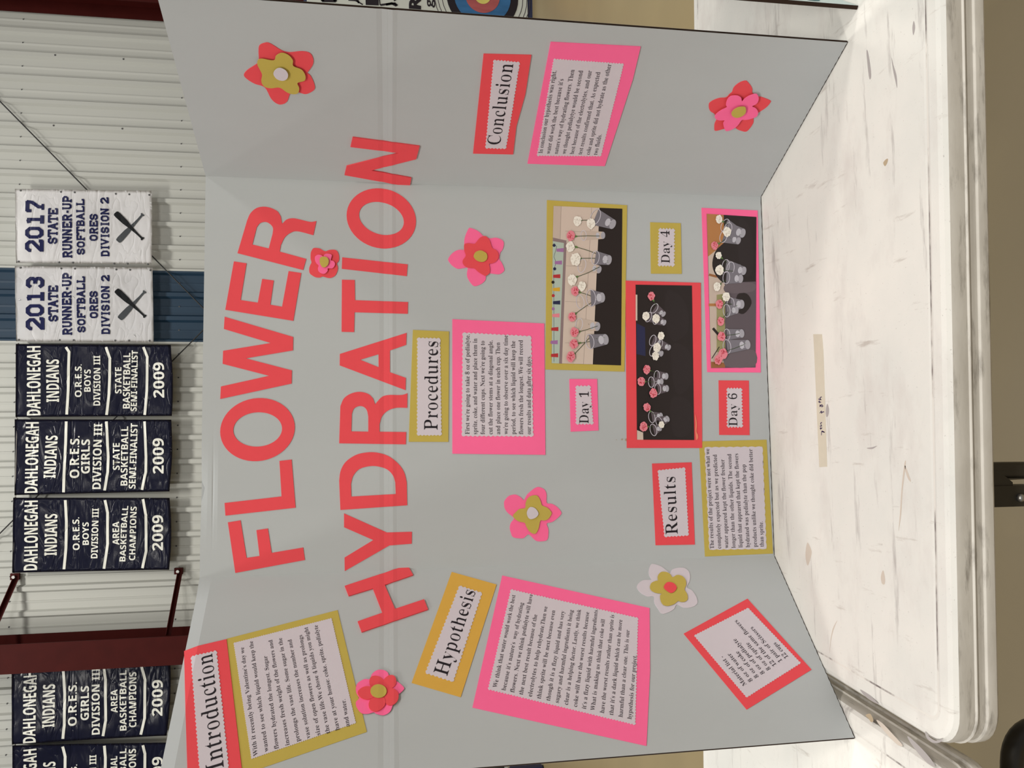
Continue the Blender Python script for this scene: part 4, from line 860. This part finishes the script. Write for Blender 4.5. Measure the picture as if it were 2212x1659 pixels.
for a, b2 in (((375, 235), (560, 240)), ((335, 378), (560, 375)), ((340, 470), (560, 545)), ((375, 575), (600, 580)), ((345, 745), (560, 650)), ((370, 875), (520, 930)), ((335, 1075), (500, 960)), ((365, 1235), (540, 1180)), ((370, 1335), (580, 1290)), ((325, 1440), (480, 1270))): p.stem(a, b2)
for r, b2, rr, rb in (((520, 205), (675, 270), 75, 45), ((520, 570), (640, 590), 62, 44), ((480, 930), (580, 925), 75, 45), ((470, 1320), (610, 1300), 66, 48)): p.cup(r, b2, rr, rb)
for c, r, red in (((360, 240), 46, 0), ((478, 265), 48, 0), ((300, 375), 46, 1), ((295, 472), 48, 0), ((342, 585), 58, 0), ((312, 768), 50, 0), ((398, 825), 44, 0), ((335, 870), 44, 1), ((312, 1100), 44, 1), ((330, 1238), 46, 1), ((325, 1342), 46, 1), ((298, 1455), 50, 1)): p.carnation(c, r, red)
p.done()
# day four
p = Photo(centre, Z9, [(142, 67), (672, 75), (694, 1530), (155, 1527)], [(48, 28), (757, 48), (770, 1605), (60, 1605)], 'coral', 'coral card with a photo of cups on a black table', .0010)
p.poly([(142, 160), (158, 162), (158, 405), (142, 405)], 'cream'); p.poly([(150, 430), (230, 470), (235, 740), (150, 720)], 'navy'); p.poly([(155, 1437), (212, 1460), (214, 1528), (156, 1527)], 'cream')
for q in ([(440, 120), (600, 220), (640, 480), (500, 600), (420, 400)], [(480, 640), (650, 700), (660, 1000), (520, 1080)], [(480, 1140), (660, 1180), (660, 1450), (500, 1480)]): p.poly(smooth_loop(q), 'dark2')
for r, b2, rr, rb in (((318, 290), (405, 345), 50, 28), ((262, 372), (330, 400), 48, 26), ((335, 395), (412, 425), 48, 28), ((302, 592), (388, 620), 52, 28), ((368, 628), (455, 660), 44, 28), ((305, 690), (385, 718), 54, 28), ((340, 925), (430, 930), 48, 32), ((288, 985), (385, 980), 50, 30), ((348, 1050), (435, 1045), 52, 32), ((292, 1315), (380, 1300), 54, 28), ((362, 1362), (440, 1330), 54, 30), ((307, 1435), (370, 1420), 56, 26)): p.cup(r, b2, rr, rb, 'slate')
for a, b2 in (((300, 205), (335, 260)), ((262, 870), (335, 905)), ((215, 980), (310, 985)), ((265, 1250), (320, 1290)), ((240, 1405), (310, 1405)), ((330, 1100), (350, 1060))): p.stem(a, b2, 4)
for c, r, red in (((287, 175), 42, 1), ((235, 362), 42, 0), ((332, 388), 44, 0), ((378, 552), 40, 0), ((338, 660), 44, 0), ((325, 738), 42, 0), ((243, 867), 44, 1), ((192, 980), 46, 1), ((305, 1090), 46, 1), ((243, 1223), 42, 1), ((212, 1405), 46, 1), ((380, 1385), 34, 0)): p.carnation(c, r, red)
p.done()
# day six
p = Photo(centre, Z8, [(812, 97), (1280, 127), (1272, 1545), (852, 1550)], [(765, 40), (1293, 65), (1322, 1592), (818, 1588)], 'pink', 'pink card with a photo of cups on a grey desk')
p.poly([(812, 97), (972, 107), (975, 400), (825, 520)], 'tan'); p.poly([(825, 500), (900, 440), (985, 780), (985, 1545), (852, 1549)], 'tile'); p.poly([(905, 860), (985, 850), (985, 1400), (905, 1400)], 'olive')
p.poly([(852, 1490), (985, 1500), (985, 1546), (853, 1549)], 'tan2'); p.line([(830, 955), (900, 955)], 26, 'tan'); p.line([(833, 670), (910, 690)], 22, 'tan2'); p.line([(870, 1175), (935, 1250)], 24, 'dark'); p.line([(860, 1460), (930, 1350)], 8, 'dark2')
p.poly(smooth_loop([(865, 590), (885, 470), (940, 400), (1000, 390), (1000, 730), (915, 700)]), 'dark')
p.poly([(985, 745), (1278, 735), (1272, 1545), (985, 1545)], 'slate'); p.poly(smooth_loop([(1120, 150), (1230, 260), (1250, 600), (1180, 690), (1110, 500)]), 'dark2'); p.poly(smooth_loop([(1100, 860), (1190, 850), (1235, 940), (1160, 1040), (1090, 1000)]), 'dark'); p.poly(smooth_loop([(1000, 1420), (1250, 1380), (1260, 1530), (1000, 1535)]), 'slate2'); p.poly(smooth_loop([(1000, 760), (1250, 750), (1240, 830), (1000, 840)]), 'slate2')
for r, b2, rr, rb in (((985, 205), (1100, 260), 62, 38), ((970, 310), (1110, 350), 60, 36), ((1010, 245), (1150, 280), 66, 44), ((990, 590), (1120, 610), 62, 34), ((1035, 612), (1160, 635), 62, 40), ((995, 700), (1130, 710), 58, 40), ((1035, 950), (1140, 950), 62, 42), ((998, 1010), (1090, 1005), 60, 34), ((1000, 1235), (1140, 1225), 52, 40), ((1000, 1350), (1195, 1330), 66, 44)): p.cup(r, b2, rr, rb, 'cup')
for a, b2 in (((950, 165), (1010, 200)), ((915, 385), (980, 340)), ((940, 505), (1000, 560)), ((945, 625), (1060, 640)), ((925, 770), (990, 725)), ((950, 950), (1050, 950)), ((950, 1095), (1010, 1020)), ((970, 1245), (1120, 1225)), ((975, 1395), (1160, 1330))): p.stem(a, b2, 5)
for c, r, red in (((925, 150), 40, 0), ((1000, 270), 48, 0), ((883, 398), 42, 1), ((920, 490), 36, 0), ((930, 630), 50, 0), ((905, 785), 42, 0), ((990, 880), 46, 0), ((925, 950), 44, 1), ((938, 1112), 42, 1), ((945, 1255), 46, 1), ((958, 1418), 54, 1), ((912, 1475), 46, 1)): p.carnation(c, r, red)
p.done()

M['glue'] = mat('dried_glue', (0.86, 0.23, 0.14), 0.4, 0.4)
bm = bmesh.new(); fill(bm, loops_on(centre, [smooth_loop(Z9([(700, 1290), (712, 1330), (718, 1390), (714, 1450), (728, 1480), (730, 1510), (712, 1530), (706, 1490), (702, 1430), (704, 1370)]))]), None, .0018); finish(bm, centre); link('glue_smear', bm, M['glue'], board)
for q in ([(1342, 948), (1345, 947), (1345, 951), (1342, 951)], [(1350, 948), (1353, 947), (1353, 953), (1350, 952)], [(1330, 950), (1332, 949), (1332, 951)]):
    bm = bmesh.new(); fill(bm, loops_on(centre, [q]), None, .0004); finish(bm, centre); link('speck', bm, M['drip'], board)

# ------------------------------------------------------------------ neighbour's board, mostly outside the frame
M['teal'] = mat('pale_teal_board', (0.55, 0.64, 0.62), 0.7, 0.2); M['teal_ink'] = mat('teal_marks', (0.05, 0.16, 0.17), 0.7)
n0 = on_table(1855, 12); nd = Vector((.62, .78, 0)).normalized(); nb = empty('neighbour_board', n0, 'neighbouring pale teal board standing at the picture corner, mostly cut off', 'display board')
def wing(P, d, w, h=.914):
    sf = Surf(P, d, (0, 0, 1)); bm = bmesh.new(); fill(bm, [[(0, .001), (w, .001), (w, h), (0, h)]], None, .0); finish(bm, sf); o = link('panel', bm, M['teal'], nb)
    bm = bmesh.new(); c = sf.P(w/2, h/2+.0005, -.0028); box(bm, c, (w, .005, h-.001), math.atan2(d.y, d.x)); link('corrugated_core', bm, M['kraft'], o); return sf, o
nsf, npan = wing(n0, nd, .305); n1 = n0 + nd*.305; wing(n1, Vector((1, -.04, 0)).normalized(), .61); n2 = n1 + Vector((1, -.04, 0)).normalized()*.61; wing(n2, Vector((.6, -.8, 0)).normalized(), .305)
bm = bmesh.new()
for k in range(4):
    a = .03+.06*k; 
    fill(bm, [[(a+.02*math.cos(t), .06+.05*k+.015*math.sin(t)) for t in (2*math.pi*i/10 for i in range(10))]], None, .0005)
finish(bm, nsf); link('painted_marks', bm, M['teal_ink'], npan)
